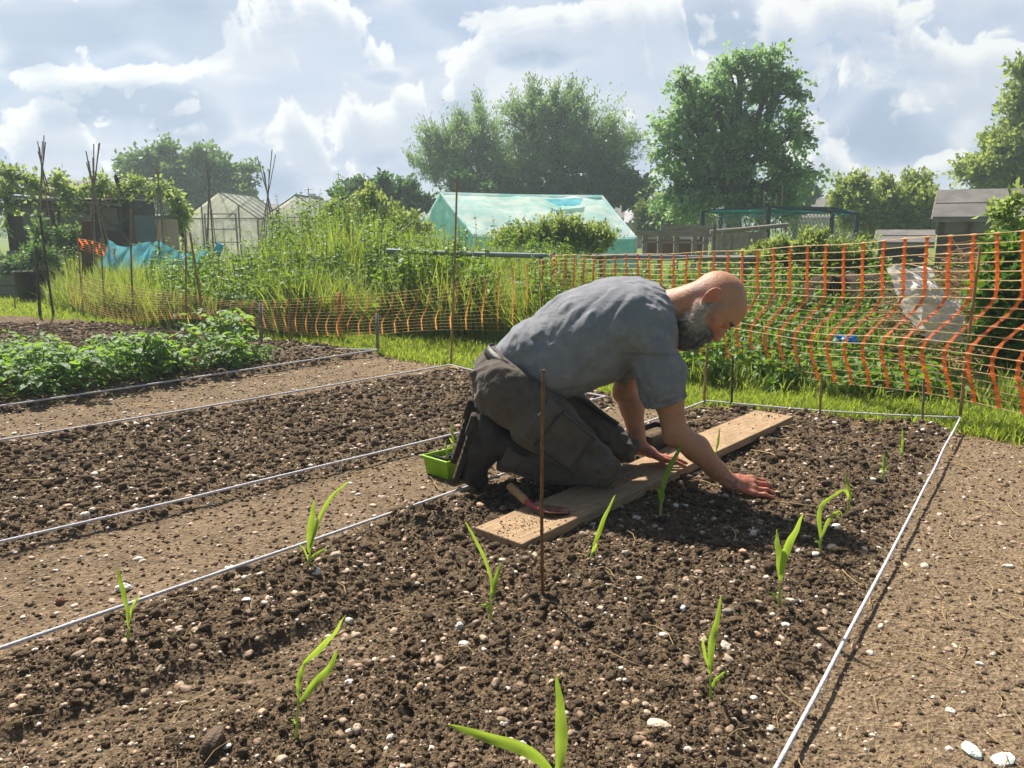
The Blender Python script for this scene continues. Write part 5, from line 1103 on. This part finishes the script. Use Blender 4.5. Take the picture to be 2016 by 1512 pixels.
# cold frame, stakes and tin sheet
Yf = 16.5
o, og = thing('cold_frame', Yf, 1320, 'low grey timber frame on posts to the right of the net tent', 'timber frame')
for px in (1270, 1300, 1332, 1368, 1390): mb = MB(); mb.bar(P(px, 458, Yf)*[1,1,0], P(px, 458, Yf), .10, .08); mb.build('post', M_grey, o, smooth=False, loc=og)
for a_, b_, w in (((1250,459),(1400,462),.10),((1300,447),(1410,452),.14),((1262,476),(1396,478),.05)): mb = MB(); mb.bar(P(*a_, Yf-.06), P(*b_, Yf-.06), .06, w); mb.build('rail', M_grey, o, smooth=False, loc=og)
mb = MB(); mb.box(P(1330, 492, Yf+.5), (1.4, .04, .45)); mb.build('back_board', M_brn, o, smooth=False, loc=og)
o, og = thing('tin_fence', 15.6, 1460, 'pale corrugated tin sheet fence below the teal fruit cage', 'fence'); xs_ = np.linspace(P(1402, 450, 15.6)[0], P(1512, 450, 15.6)[0], 90); zt = P(1450, 457, 15.6)[2]
V = np.concatenate([[(x, 15.6+.02*math.sin(x*55), -.1), (x, 15.6+.02*math.sin(x*55), zt+.01*math.sin(x*3))] for x in xs_]); a_ = np.arange(89)*2; mb = MB().add(V, np.stack([a_, a_+2, a_+3, a_+1], 1)); mb.build('sheet', pm('tin', rgb(178,168,166), rgb(150,140,138), 3, .6, metal=.15), o, loc=og)
mb = MB(); mb.tube([P(1398, 457, 15.5), P(1460, 452, 15.5), P(1552, 443, 15.4)], .045, 7); mb.build('top_pole', M_grey, o, loc=og)
for px, yt, yb in ((1408,440,520),(1424,452,500),(1440,455,500),(1482,448,500),(1494,450,505),(1549,445,500)): mb = MB(); p = P(px, yt, 15.4); mb.tube([p*[1,1,0], p+rng.normal(0, .02, 3)], .022, 6); mb.build('stake', M_grey, o, loc=og)
tag(MB().tube([P(1405, 520, 9.5)*[1,1,0], P(1407, 440, 9.5)], .013, 7).build('wooden_stake', M_cane2), 'tall stick in front of the tin fence, above the bald head', 'stake')
Yc = 17.5
o, og = thing('fruit_cage', Yc, 1540, 'teal painted fruit cage with net roof in front of the tallest tree', 'fruit cage'); ct = [(1383,416,0),(1514,407,-.9),(1688,420,-.2),(1420,420,2.2),(1640,410,2.4)]
for px, yt, dy in ct: mb = MB(); p = P(px, yt, Yc+dy); mb.bar(p*[1,1,0], p, .085, .085); mb.build('post', M_teal, o, smooth=False, loc=og)
C_ = [P(px, yt, Yc+dy) for px, yt, dy in ct]
for a_, b_ in ((0,1),(1,2),(0,3),(2,4),(3,4),(1,4)): mb = MB(); mb.bar(C_[a_], C_[b_], .05, .05); mb.build('rail', M_teal, o, smooth=False, loc=og)
M_tnet = netmat('green_net', (rgb(40,150,140), rgb(30,120,116)), .3, 1.0)
mb = MB()
for i in range(16):
    s = i/15; p = C_[0]+(C_[1]-C_[0])*s; q = C_[3]+(C_[4]-C_[3])*s; mb.tube(spline([p, (p+q)/2-[0,0,.10+.08*random.random()], q], 7), .010, 4, cap=False)
    p = C_[1]+(C_[2]-C_[1])*s; mb.tube(spline([p, (p+C_[4])/2-[0,0,.12], C_[4]+(q-C_[4])*.2], 7), .009, 4, cap=False)
for i in range(5): p = C_[0]+(C_[3]-C_[0])*i/5; q = C_[2]+(C_[4]-C_[2])*i/5; mb.tube(spline([p, C_[1]+(C_[4]-C_[1])*i/5-[0,0,.10], q], 12), .012, 4, cap=False)
mb.build('roof_net', M_tnet, o, loc=og)
mb = MB()
for i in range(26):
    for (p0, p1) in ((C_[1], C_[2]), (C_[0], C_[1])):
        for dr_ in (-1, 1):
            s = i/25; e_ = s+dr_*.32
            if 0 <= e_ <= 1: a_ = p0+(p1-p0)*s; b_ = p0+(p1-p0)*e_; mb.tube([a_, (a_+b_*[1,1,0])/2, b_*[1,1,0]], .006, 3, cap=False)
mb.build('side_net', pm('grey_net', rgb(110,130,120), rgb(84,106,98), 4, .8), o, loc=og)
# sheds and houses
def shed(px, Y, pts, lab, wallm, depth=2.2, winds=(), cat='shed', name='garden_shed', roofm=None, chim=None):
    """pts: ridge-left, ridge-right, eave-left, eave-right sight lines; gable roof, long side turned towards the plot"""
    th_ = math.atan2(px-1008, FPX); bd_ = np.array([math.sin(th_), math.cos(th_), 0]); ed_ = np.array([math.cos(th_), -math.sin(th_), 0]); D = Y/math.cos(th_)
    def PF(a_, b_, dd): r_ = ray(a_, b_); p = r_*((D+dd)/(r_@bd_))+np.array([0, 0, CH]); return np.array([p@ed_, p@bd_, p[2]])
    def wl(p): p = np.asarray(p, float); return p[..., :1]*ed_+p[..., 1:2]*bd_+p[..., 2:3]*np.array([0, 0, 1.])
    og = wl(np.array([0, D, 0.])); o = empty(name, og, lab, cat)
    def fin(mb, nm, mat, par): mb.V = [wl(v).astype(np.float32) for v in mb.V]; return mb.build(nm, mat, par, smooth=False, loc=og)
    rl, rr_, el, er = pts; a_, b_ = PF(*rl, depth/2), PF(*rr_, depth/2); c_, d_ = PF(*el, 0), PF(*er, 0); zr_ = a_[2]; b_[2] = zr_; d_[2] = c_[2]
    mb = MB(); x0, x1 = c_[0]+.12, d_[0]-.12; z = c_[2]+.02; y0, y1, ym = D+.15, D+depth-.15, D+depth/2
    mb.add([(x0, y0, -.1), (x1, y0, -.1), (x1, y0, z), (x0, y0, z), (x0, y1, -.1), (x1, y1, -.1), (x1, y1, z), (x0, y1, z)], [[0,1,2,3],[5,4,7,6],[4,0,3,7],[1,5,6,2]])
    mb.add([(x0, y0, z), (x0, ym, zr_-.05), (x0, y1, z), (x1, y0, z), (x1, ym, zr_-.05), (x1, y1, z)], [[0,1,2],[3,5,4]]); fin(mb, 'wall', wallm, o)
    mb = MB(); e_ = c_.copy(); e_[1] = D+depth; f_ = d_.copy(); f_[1] = D+depth; a_[0] = c_[0]; b_[0] = d_[0]; t_ = np.array([0, 0, .06])
    mb.add([a_, b_, d_, c_, a_+t_, b_+t_, d_+t_, c_+t_], [[0,1,2,3],[7,6,5,4],[0,3,7,4],[1,5,6,2],[3,2,6,7]]); mb.add([a_, b_, f_, e_, a_+t_, b_+t_, f_+t_, e_+t_], [[3,2,1,0],[4,5,6,7],[0,4,7,3],[1,2,6,5],[2,3,7,6]]); ro = fin(mb, 'roof', roofm or M_felt, o)
    if cat == 'shed':
        mb = MB(); mb.bar(c_+[-.02,-.02,-.03], a_+[-.02,-.02,0], .03, .10); mb.bar(c_+[0,-.015,-.02], d_+[0,-.015,-.02], .03, .07); fin(mb, 'bargeboard', M_grey, o)
        mb = MB(); q_ = c_+(a_-c_)*.48+[0,0,.066]; w_ = d_+(b_-d_)*.48+[0,0,.066]; mb.bar(q_, w_, .02, .012); fin(mb, 'felt_seam', M_dark, ro)
        mb = MB(); zz = .16
        while zz < z-.05: mb.box(((x0+x1)/2, y0-.008, zz), (x1-x0, .018, .012)); zz += .14
        fin(mb, 'cladding', M_dark, o)
    for wx, wy, ww, wh in winds:
        wc_ = PF(wx, wy, .12); mb = MB(); mb.box(wc_, (ww, .04, wh)); w_ = fin(mb, 'window', pm('dull_window', rgb(112,104,92), rgb(84,80,74), 2, .2, spec=.6), o); mb = MB()
        for sx in (-1, 1): mb.bar(wc_+[sx*ww/2,-.03,-wh/2], wc_+[sx*ww/2,-.03,wh/2], .05, .05); mb.bar(wc_+[-ww/2,-.03,sx*wh/2], wc_+[ww/2,-.03,sx*wh/2], .05, .05)
        fin(mb, 'frame', M_brn, w_)
    if chim: cc_ = PF(*chim[:2], depth/2); mb = MB(); mb.box(cc_, (chim[2], chim[2]*.8, chim[3])); mb.box(cc_+[0, 0, chim[3]/2+.06], (chim[2]*.45, chim[2]*.4, .25)); fin(mb, 'chimney', M_wall, ro)
    return o, og
shed(1925, 17.0, ((1846,379),(2120,379),(1836,432),(2130,430)), 'big brown garden shed with grey felt roof at the right', M_brn, 2.4, ((1880,448,.42,.32),(1935,445,.40,.34)))
shed(1790, 15.0, ((1738,458),(1836,460),(1722,482),(1840,482)), 'low dark shed with grey roof beside the big brown shed', M_dark, 1.6)
shed(1262, 44, ((1238,402),(1330,402),(1228,440),(1336,440)), 'house with light grey roof and aerial between the tent and the tallest tree', M_wall, 7, (), 'house', 'house', pm('pale_roof', rgb(176,172,176), rgb(156,152,156), 3, .8))
shed(590, 62, ((492,402),(690,405),(486,425),(700,425)), 'long distant house with dark roof behind the greenhouses', M_wall, 8, (), 'house', 'house', M_tile, (616,398,1.2,1.0))
shed(1655, 60, ((1560,392),(1760,394),(1550,430),(1770,430)), 'distant house with brown roof right of the tallest tree', M_wall, 8, (), 'house', 'house', M_tile)
shed(150, 48, ((88,356),(250,372),(70,400),(262,400)), 'distant house with brown roof above the pergola', M_wall, 8, (), 'house', 'house', M_tile)
shed(1330, 66, ((1200,398),(1420,398),(1190,430),(1430,430)), 'distant dark-roofed house behind the tallest tree', M_wall, 8, (), 'house', 'house', M_tile)
o, og = thing('aerial', 44, 1233, 'white television aerial on the house beside the net tent', 'aerial'); mb = MB(); mb.tube([P(1233, 406, 45), P(1233, 384, 45)], .045, 5); mb.build('mast', M_alu, o, loc=og); mb = MB(); mb.tube([P(1222, 386, 45), P(1244, 383, 45)], .045, 5)
for px in (1225, 1231, 1237, 1242): mb.tube([P(px, 384, 44.6), P(px, 385, 45.6)], .03, 4)
mb.build('antenna', M_alu, o, loc=og)
o, og = thing('aerial', 62, 607, 'thin television aerial on the distant house behind the greenhouses', 'aerial'); mb = MB(); mb.tube([P(607, 402, 64), P(607, 370, 64)], .05, 5); mb.tube([P(600, 373, 64), P(616, 371, 64)], .04, 4); mb.build('mast', M_alu, o, loc=og)
for px, yt in ((1505,375),(1529,380),(1541,362)): tag(MB().tube([P(px, 420, 17.9)*[1,1,0]+[0,0,.9], P(px, yt, 17.9)], .014, 6).build('bamboo_cane', M_cane2), 'thin cane standing up out of the teal fruit cage', 'cane', 'canes in the fruit cage')
# brush heap, sheeting, bag
mb = MB(); g = np.random.default_rng(77)
def heap_z(x, y): return .90*math.exp(-((x-3.45)/.62)**4-((y-5.55)/.75)**2)
for i in range(1500):
    x, y = g.uniform(2.6, 4.4), g.uniform(4.75, 6.2); z = heap_z(x, y)*g.uniform(.5, 1.03)-.02
    if z < .05: z = g.uniform(0, .06)
    a_ = g.normal(0, .9); L = g.uniform(.12, .55); d_ = np.array([math.cos(a_), math.sin(a_), g.normal(0, .22)])*L/2; c_ = np.array([x, y, z]); b_ = g.normal(0, .03, 3)
    mb.tube([c_-d_, c_+b_, c_+d_], g.uniform(.002, .0055), 4, g.uniform(), cap=False)
tag(mb.build('brush_heap', pm('dry_twigs', rgb(190,160,122), rgb(110,88,66), 5, .85, attr='rnd'), smooth=False), 'heap of cut dry stalks and twigs behind the right end of the netting', 'brush heap')
mb = MB(); mo = []
for i in range(40):
    for j in range(24): a_, b_ = i/39*2.6-1.3, j/23*2-1; mo.append((a_+2.75+.25, b_*.75+6.9, .62*math.exp(-(a_/.85)**4-(b_/.75)**2)+.34*(fbm(np.array([a_*5.]), np.array([b_*5.]), o=4, s=6)[0]-.5)-.06))
i = np.arange(39)[:, None]*24; j = np.arange(23)[None]; mb.add(mo, np.stack([i+j, i+24+j, i+25+j, i+j+1], -1).reshape(-1, 4)); tag(mb.build('compost_heap', pm('rotted_compost', rgb(74,56,42), rgb(44,34,27), 14, .95, .8, 26)), 'dark brown compost heap behind the middle of the taut orange netting', 'compost heap')
def crumple(name, cen, w, h, dep, lab, cat, mat, seed, tilt=0):
    nu, nv = 70, 60; V = []
    for i in range(nu):
        for j in range(nv):
            a_, b_ = i/(nu-1), j/(nv-1); V.append((a_, b_))
    V = np.array(V); a_, b_ = V[:, 0], V[:, 1]; f = fbm(a_*3.0+seed, b_*3.4, o=4, s=seed); rdg = np.abs(fbm(a_*4+b_*2.5, b_*4-a_*2+seed, o=3, s=seed+2)-.45)*2
    wv = .55+.45*np.sin(np.pi*np.clip(a_, 0, 1))+.2*(vnoise(b_*5, b_*0+seed, None, 3)-.5); x = (a_-.5)*w*(.72+.5*vnoise(b_*4., b_*0+seed+.5, None, 4))+tilt*(b_-.5); z = (b_-.5)*h*(.8+.35*vnoise(a_*4., a_*0+seed+9, None, 5)); y = -dep*(np.sin(np.pi*a_)*np.sin(np.pi*b_))-dep*.9*(rdg-.3)-dep*.6*(f-.5)
    i = np.arange(nu-1)[:, None]*nv; j = np.arange(nv-1)[None]; mb = MB().add(np.stack([x, y, z], 1), np.stack([i+j, i+nv+j, i+nv+j+1, i+j+1], -1).reshape(-1, 4)); o = mb.build(name, mat); o.location = Vector(cen); return tag(o, lab, cat)
M_wp = pm('white_sheeting', rgb(240,236,230), rgb(214,208,202), 5, .45, .5, 26, trans=.3, tcol=rgb(214,208,200), spec=.5)
crumple('plastic_sheet', P(1815, 585, 4.85), .30, .42, .12, 'upper crumpled white plastic sheet on the brush heap behind the netting', 'plastic sheet', M_wp, 3, -.18)
crumple('plastic_sheet', P(1858, 632, 4.75), .26, .26, .10, 'lower crumpled white plastic sheet hanging below the other one', 'plastic sheet', M_wp, 11, -.05)
crumple('plastic_bag', P(1666, 668, 5.3), .15, .07, .05, 'bright blue crumpled plastic bag among the low weeds', 'plastic bag', pm('blue_plastic', rgb(40,110,190), rgb(70,150,214), 20, .35, trans=.2, tcol=rgb(70,140,220)), 5, 0)
# ------------------------------------------------------------------ trees, bushes, climbers
DI = (np.array([(0,0,0),(.45,.30,.06),(1,0,-.04),(.45,-.30,.06)], float), np.array([(0,1,2,3)]))
def leafmat(name, c1, c2, tc, tr=.35): return pm(name, c1, c2, .6, .5, trans=tr, tcol=tc, attr='rnd', spec=.35)
def tree(name, cat, lab, Y, lobes, mat, nclus, nleaf, leaf, base=None, trunk=.2, seed=1, twig=.5, droop=0.0, up=0.0, grp=None, bark=None, asp=1.0, edge=.45, gap=.36, gf=1.2, dep=.85, limbs=True, sprout=0, horiz=0.0, fill=.12, boughs=24, bough_w=.17):
    """lobes: (px, py, rx, ry[, dY]) crown masses seen from the plot; turned into ellipsoids of true size at distance Y"""
    g = np.random.default_rng(seed); E = []
    for l in lobes:
        px, py, rx, ry = l[:4]; dy = l[4] if len(l) > 4 else 0; c = P(px, py, Y+dy); E.append((c, np.array([rx*mpp(Y), min(rx, ry*1.2)*mpp(Y)*dep, ry*mpp(Y)])))
    bx_ = P(base if base else lobes[0][0], 450, Y); o = empty(name, (bx_[0], Y, 0), lab, cat, grp); og = np.array(o.location)
    vol = np.array([np.prod(e[1])**(2/3) for e in E]); cnt = (nclus*vol/vol.sum()).astype(int)+1
    mb = MB(); wd = MB(); ps, ds = [], []
    BG = []
    for (c, r), n in zip(E, cnt):
        nf = int(n*fill); n2 = int(nf*1.9)+2; d = rdir(n2, g); rad = g.uniform(0, 1, n2)**edge*.86; p = c+d*r*rad[:, None]
        kp = (fbm(p[:, 0]*gf+seed, p[:, 1]*gf, p[:, 2]*gf, 3, seed) > gap) & (p[:, 2] > .05); ps.append(p[kp][:nf]); ds.append(d[kp][:nf])
        nb = max(8, int(boughs*(r[0]*r[2])**.5/2.2)); bd = rdir(nb, g); bd[:, 2] = bd[:, 2]*(1-horiz)+.25*up; bd /= np.linalg.norm(bd, axis=1)[:, None]; bl = g.uniform(.6, 1.3, nb)
        k2 = max(2, int((n-nf)/nb))
        for q in range(nb):
            s_ = g.uniform(.3, 1, k2)**.8; tip = c+bd[q]*r*bl[q]; tip[2] -= droop*.35*r[2]*bl[q]*.4
            line = c+(tip-c)*s_[:, None]+np.array([0, 0, 1.])*(droop*.35*r[2]*np.sin(s_*np.pi))[:, None]
            p = line+rdir(k2, g)*(bough_w*r.mean()*(1.15-s_)*g.uniform(.3, 1, k2))[:, None]*np.array([1, 1, 1-.6*horiz]); ps.append(p[p[:, 2] > .05]); ds.append(np.repeat(bd[q][None], len(ps[-1]), 0)); BG.append((c, tip))
        if sprout:
            q = rdir(sprout, g); q[:, 2] = np.abs(q[:, 2])*.8+q[:, 2]*.2; ps.append(c+q*r*g.uniform(.95, 1.16, sprout)[:, None]); ds.append(q)
    ps, ds = np.concatenate(ps), np.concatenate(ds); n = len(ps)
    td = ds*.8+rdir(n, g)*.6; td[:, 2] += up-droop; td[:, 2] *= (1-horiz); td /= np.linalg.norm(td, axis=1)[:, None]
    tl = twig*g.uniform(.5, 1.3, n); k_ = nleaf; s = (np.arange(k_)+.5)/k_; S = np.repeat(s[None], n, 0)
    bend = np.array([0, 0, -1.])*droop*.5
    pos = ps[:, None]+td[:, None]*(tl[:, None]*(S-.35))[..., None]+bend*(tl[:, None]*S*S)[..., None]+g.normal(0, 1, (n, k_, 3))*leaf*.35
    ld = td[:, None]*.7+rdir(n*k_, g).reshape(n, k_, 3)*.8; ld[..., 2] -= droop*.5; ld[..., 2] += up*.4
    pos, ld = pos.reshape(-1, 3), ld.reshape(-1, 3); m_ = len(pos); L = leaf*g.uniform(.65, 1.3, m_)
    V, F = scatter(*DI, pos, frames(ld, g.uniform(0, 6.28, m_)), np.stack([L, L*asp, L], 1))
    cl = np.clip(np.repeat(fbm(ps[:, 0]*.9, ps[:, 1]*.9, ps[:, 2]*.9, 2, seed+5), k_)*1.2-.1+g.normal(0, .16, m_), 0, 1); mb.add(V, F, np.repeat(cl, 4)); mb.build('crown', mat, o, loc=og)
    bk = bark or M_bark
    cz = np.average([e[0][2] for e in E], weights=vol); b0 = np.array([og[0], Y, -.1]); b1 = np.array([og[0]+g.normal(0, .1), Y, cz*.55]); top = np.array([np.average([e[0][0] for e in E], weights=vol), Y, cz])
    wd.tube(spline([b0, b1*.6+b0*.4, b1, top], 10), np.linspace(trunk, trunk*.45, 10), 9, cap=False)
    if limbs:
        for (c, r), n in zip(E, cnt):
            st = b1+(top-b1)*g.uniform(0, .5); wd.tube(spline([st, (st+c)/2+g.normal(0, .12, 3)*r, c], 7), np.linspace(trunk*.5, trunk*.16, 7), 6, cap=False)
            for q in range(9): e_ = c+rdir(1, g)[0]*r*.85; e_[2] = abs(e_[2]-c[2])*.7+c[2] if g.uniform() < .7 else e_[2]; wd.tube(spline([c+(st-c)*g.uniform(0, .35), (c+e_)/2+g.normal(0, .08, 3)*r, e_], 6), np.linspace(trunk*.17, trunk*.03, 6), 5, cap=False)
    for c_, t_ in BG[::2]: wd.tube(spline([c_, (c_+t_)/2+[0, 0, .03*droop], t_], 4), np.linspace(trunk*.12, .004, 4), 4, cap=False)
    sel = g.integers(0, n, min(n, 500))
    for i in sel: q0 = ps[i]-td[i]*tl[i]*.5; wd.tube([q0, ps[i]+bend*tl[i]*.1, ps[i]+td[i]*tl[i]*.55+bend*tl[i]*.4], [trunk*.04+.004, trunk*.03+.003, .003], 3, cap=False)
    wd.build('trunk', bk, o, loc=og); return o
M_bark = pm('bark', rgb(92,94,80), rgb(62,64,54), 6, .95, .5, 20)
L_mid = leafmat('leaf_mid', rgb(104,136,88), rgb(60,92,58), rgb(140,174,90)); L_wil = leafmat('leaf_willow', rgb(132,158,112), rgb(72,104,72), rgb(156,188,112), .45); L_tall = leafmat('leaf_tall', rgb(140,170,126), rgb(74,110,78), rgb(164,200,124), .48)
L_yel = leafmat('leaf_yellow', rgb(140,158,86), rgb(92,120,62), rgb(184,200,100), .42); L_dk = leafmat('leaf_dark', rgb(68,104,64), rgb(40,70,48), rgb(104,148,74)); L_vine = leafmat('leaf_vine', rgb(140,162,92), rgb(88,118,58), rgb(186,206,110), .45); L_gls = leafmat('leaf_glossy', rgb(72,112,44), rgb(44,78,32), rgb(136,176,54), .3)
tree('round_tree', 'tree', 'round dense tree behind the left-hand greenhouse', 38, [(300,330,52,42),(370,325,60,42),(430,355,60,40),(340,370,90,36),(455,380,38,34),(280,370,34,40),(385,400,100,30)], L_mid, 3300, 11, .23, 370, .4, 11, .9, .1, horiz=.55, gap=.40, gf=.55)
tree('willow_tree', 'tree', 'broad feathery tree left half, rising behind the net tent', 34, [(880,290,60,52),(945,275,50,55),(855,330,40,50),(930,340,80,50),(980,330,40,60)], L_wil, 2600, 10, .17, 930, .3, 12, 1.0, 0, .7, asp=.5, gap=.30, gf=.7, sprout=30, edge=.6, boughs=26, bough_w=.14, fill=.15)
tree('willow_tree', 'tree', 'tallest feathery bushy tree directly behind the ridge of the net tent', 33, [(1090,240,75,62),(1040,250,60,60),(1160,265,72,66),(1100,320,110,62),(1190,320,60,52),(1020,330,55,50),(1215,290,36,46)], L_wil, 4000, 10, .17, 1090, .35, 13, .9, 0, .5, asp=.5, gap=.30, gf=.7, sprout=40, edge=.6, boughs=26, bough_w=.14, fill=.15)
tree('dark_tree', 'tree', 'dark dense shrubby tree low behind the right end of the net tent', 32, [(1210,370,52,36),(1250,385,34,30),(1160,385,70,30),(1040,385,80,30),(930,385,70,30)], L_dk, 2200, 10, .22, 1180, .2, 14, .6, 0, .3, gap=.28)
tree('tall_tree', 'tree', 'tallest tree of all, with drooping outer sprays, right of centre', 21.0, [(1460,150,42,50),(1405,190,52,42),(1530,185,58,46),(1460,230,110,60),(1360,240,62,46),(1335,300,52,42),(1560,265,46,52),(1450,320,120,60),(1390,360,74,50),(1500,370,90,50),(1330,370,40,40),(1560,340,40,36),(1420,400,80,36),(1480,410,90,30),(1590,340,42,14),(1305,250,28,16),(1520,130,26,34),(1345,170,24,30)], L_tall, 2500, 12, .13, 1455, .26, 15, .62, .30, .0, gap=.40, gf=.9, sprout=8, edge=.55, bough_w=.13, boughs=22, fill=.10)
tree('hedge_tree', 'tree', 'yellow green bushy tree to the left of the big brown shed', 24, [(1740,400,50,36),(1700,410,45,40),(1790,405,46,40),(1760,435,80,34),(1670,390,26,30)], L_yel, 2800, 10, .14, 1740, .14, 16, .6, 0, .3, gap=.33, sprout=20)
tree('edge_tree', 'tree', 'tall leafy tree at the right edge of the photo, above the shed', 26, [(1965,320,46,50),(2015,280,60,90),(1930,350,30,34),(2040,180,40,90),(2000,360,50,40),(2070,300,60,90)], L_yel, 3300, 11, .17, 2020, .3, 17, .8, 0, .3, gap=.36, gf=.7, sprout=16)
tree('round_bush', 'bush', 'rounded dark bush at the left of the feathery trees', 28, [(700,385,40,24),(760,385,46,26),(805,400,40,30),(730,405,70,26)], L_dk, 1500, 10, .2, 740, .12, 18, .5, 0, .3, gap=.3)
tree('bright_bush', 'bush', 'bright green bush left of the net tent, behind the weeds', 15.5, [(690,425,40,28),(735,420,40,34),(770,450,46,34),(660,445,30,28),(810,455,30,26)], L_yel, 1700, 10, .085, 720, .06, 19, .3, 0, .4, gap=.3, gf=1.8)
tree('weedy_bush', 'bush', 'pale feathery bush in front of the middle of the net tent', 11.5, [(1080,468,66,22),(1140,472,52,22),(1020,480,56,18),(1175,484,36,18),(1110,452,26,14)], L_yel, 1500, 11, .055, 1090, .03, 20, .28, 0, .6, gap=.3, gf=2.2, sprout=20)
tree('small_tree', 'tree', 'small leafy tree beside the grey-roofed house', 30, [(1300,425,40,26),(1275,435,28,20),(1350,430,40,26)], L_yel, 900, 10, .2, 1300, .1, 21, .5, 0, .2, gap=.32)
tree('small_tree', 'tree', 'small rounded dark tree just right of the tallest tree', 40, [(1565,378,34,28),(1545,400,50,24)], L_dk, 800, 10, .24, 1565, .14, 22, .6, 0, .2, gap=.3)
tree('weedy_bush', 'bush', 'green bush growing behind the taut netting below the fruit cage', 8.2, [(1560,500,60,24),(1610,490,50,24),(1660,505,50,24),(1520,525,46,26),(1600,525,90,26),(1700,530,50,24)], L_yel, 1700, 10, .045, 1590, .02, 23, .2, 0, .4, gap=.3, gf=3)
tree('leafy_shrub', 'shrub', 'large-leaved dark green shrub at the right edge, behind the leaning cane', 4.75, [(1985,560,52,50),(2030,620,70,110),(1970,640,44,60),(1995,720,50,50),(2050,500,70,60),(1960,730,30,40)], L_gls, 1150, 7, .062, 2000, .025, 24, .16, .1, .1, gap=.30, gf=4, edge=.6)
tree('leafy_shrub', 'shrub', 'upright leafy shoot standing in front of the big brown shed', 5.1, [(1990,400,20,18),(1992,440,26,20),(1998,480,34,24),(1975,425,14,10)], L_vine, 90, 7, .05, 1992, .012, 25, .12, .1, .1, gap=.2, gf=4, limbs=False)
tree('grape_vine', 'vine', 'grape vine sprawling along the pergola beams at the far left', 13.8, [(40,358,50,16),(100,362,40,14),(2,400,16,50),(150,376,45,12),(205,368,36,14),(265,366,40,16),(320,372,26,12),(140,404,20,12),(20,345,30,14)], L_vine, 430, 8, .085, 240, .04, 26, .3, .3, .1, gap=.33, gf=2)
tree('grape_vine', 'vine', 'grape vine hanging down from the right end of the pergola', 13.6, [(342,388,14,10),(354,410,10,20),(350,440,9,22)], L_vine, 150, 8, .08, 350, .03, 27, .25, .5, 0, gap=.3, gf=2)
tree('flowering_plant', 'plant', 'leafy plant around the far left canes, in front of the dark shed', 11.6, [(75,470,16,36),(95,500,26,22),(130,470,22,18),(40,520,30,16)], L_mid, 260, 8, .07, 80, .015, 28, .2, 0, .3, gap=.3, gf=3, limbs=False)
tree('pot_plant', 'plant', 'leafy plant growing in the large black pot', 11.2, [(64,505,24,16),(80,498,20,14)], L_mid, 120, 8, .06, 66, .015, 29, .2, .2, .3, gap=.25, gf=3, limbs=False)

g = np.random.default_rng(88); n = 26000; x = g.uniform(-110, 110, n); y = 70+g.normal(0, 1.6, n); hh = 1.3+2.2*fbm(x*.12, x*0+3, o=3, s=9); z = hh*g.uniform(0, 1, n)**.6-.1
L = g.uniform(.18, .42, n); V, F = scatter(*DI, np.stack([x, y, z], 1), frames(rdir(n, g), g.uniform(0, 6.28, n)), L)
tag(MB().add(V, F, np.repeat(np.clip(fbm(x*.8, z*.8, y*.3, 2, 4)*1.2-.1+g.normal(0, .15, n), 0, 1), 4)).build('treeline', L_dk), kind='stuff')
# ------------------------------------------------------------------ thin summer haze
m, t = nt('haze'); k = N(t); v_ = k.n('ShaderNodeVolumePrincipled', {'Color': (.78,.91,1,1), 'Density': .0025, 'Anisotropy': .4}); o_ = k.n('ShaderNodeOutputMaterial'); t.links.new(v_.outputs[0], o_.inputs['Volume'])
mb = MB().box((0, 35, 7.5), (190, 90, 19)); tag(mb.build('haze', m, smooth=False), kind='stuff')
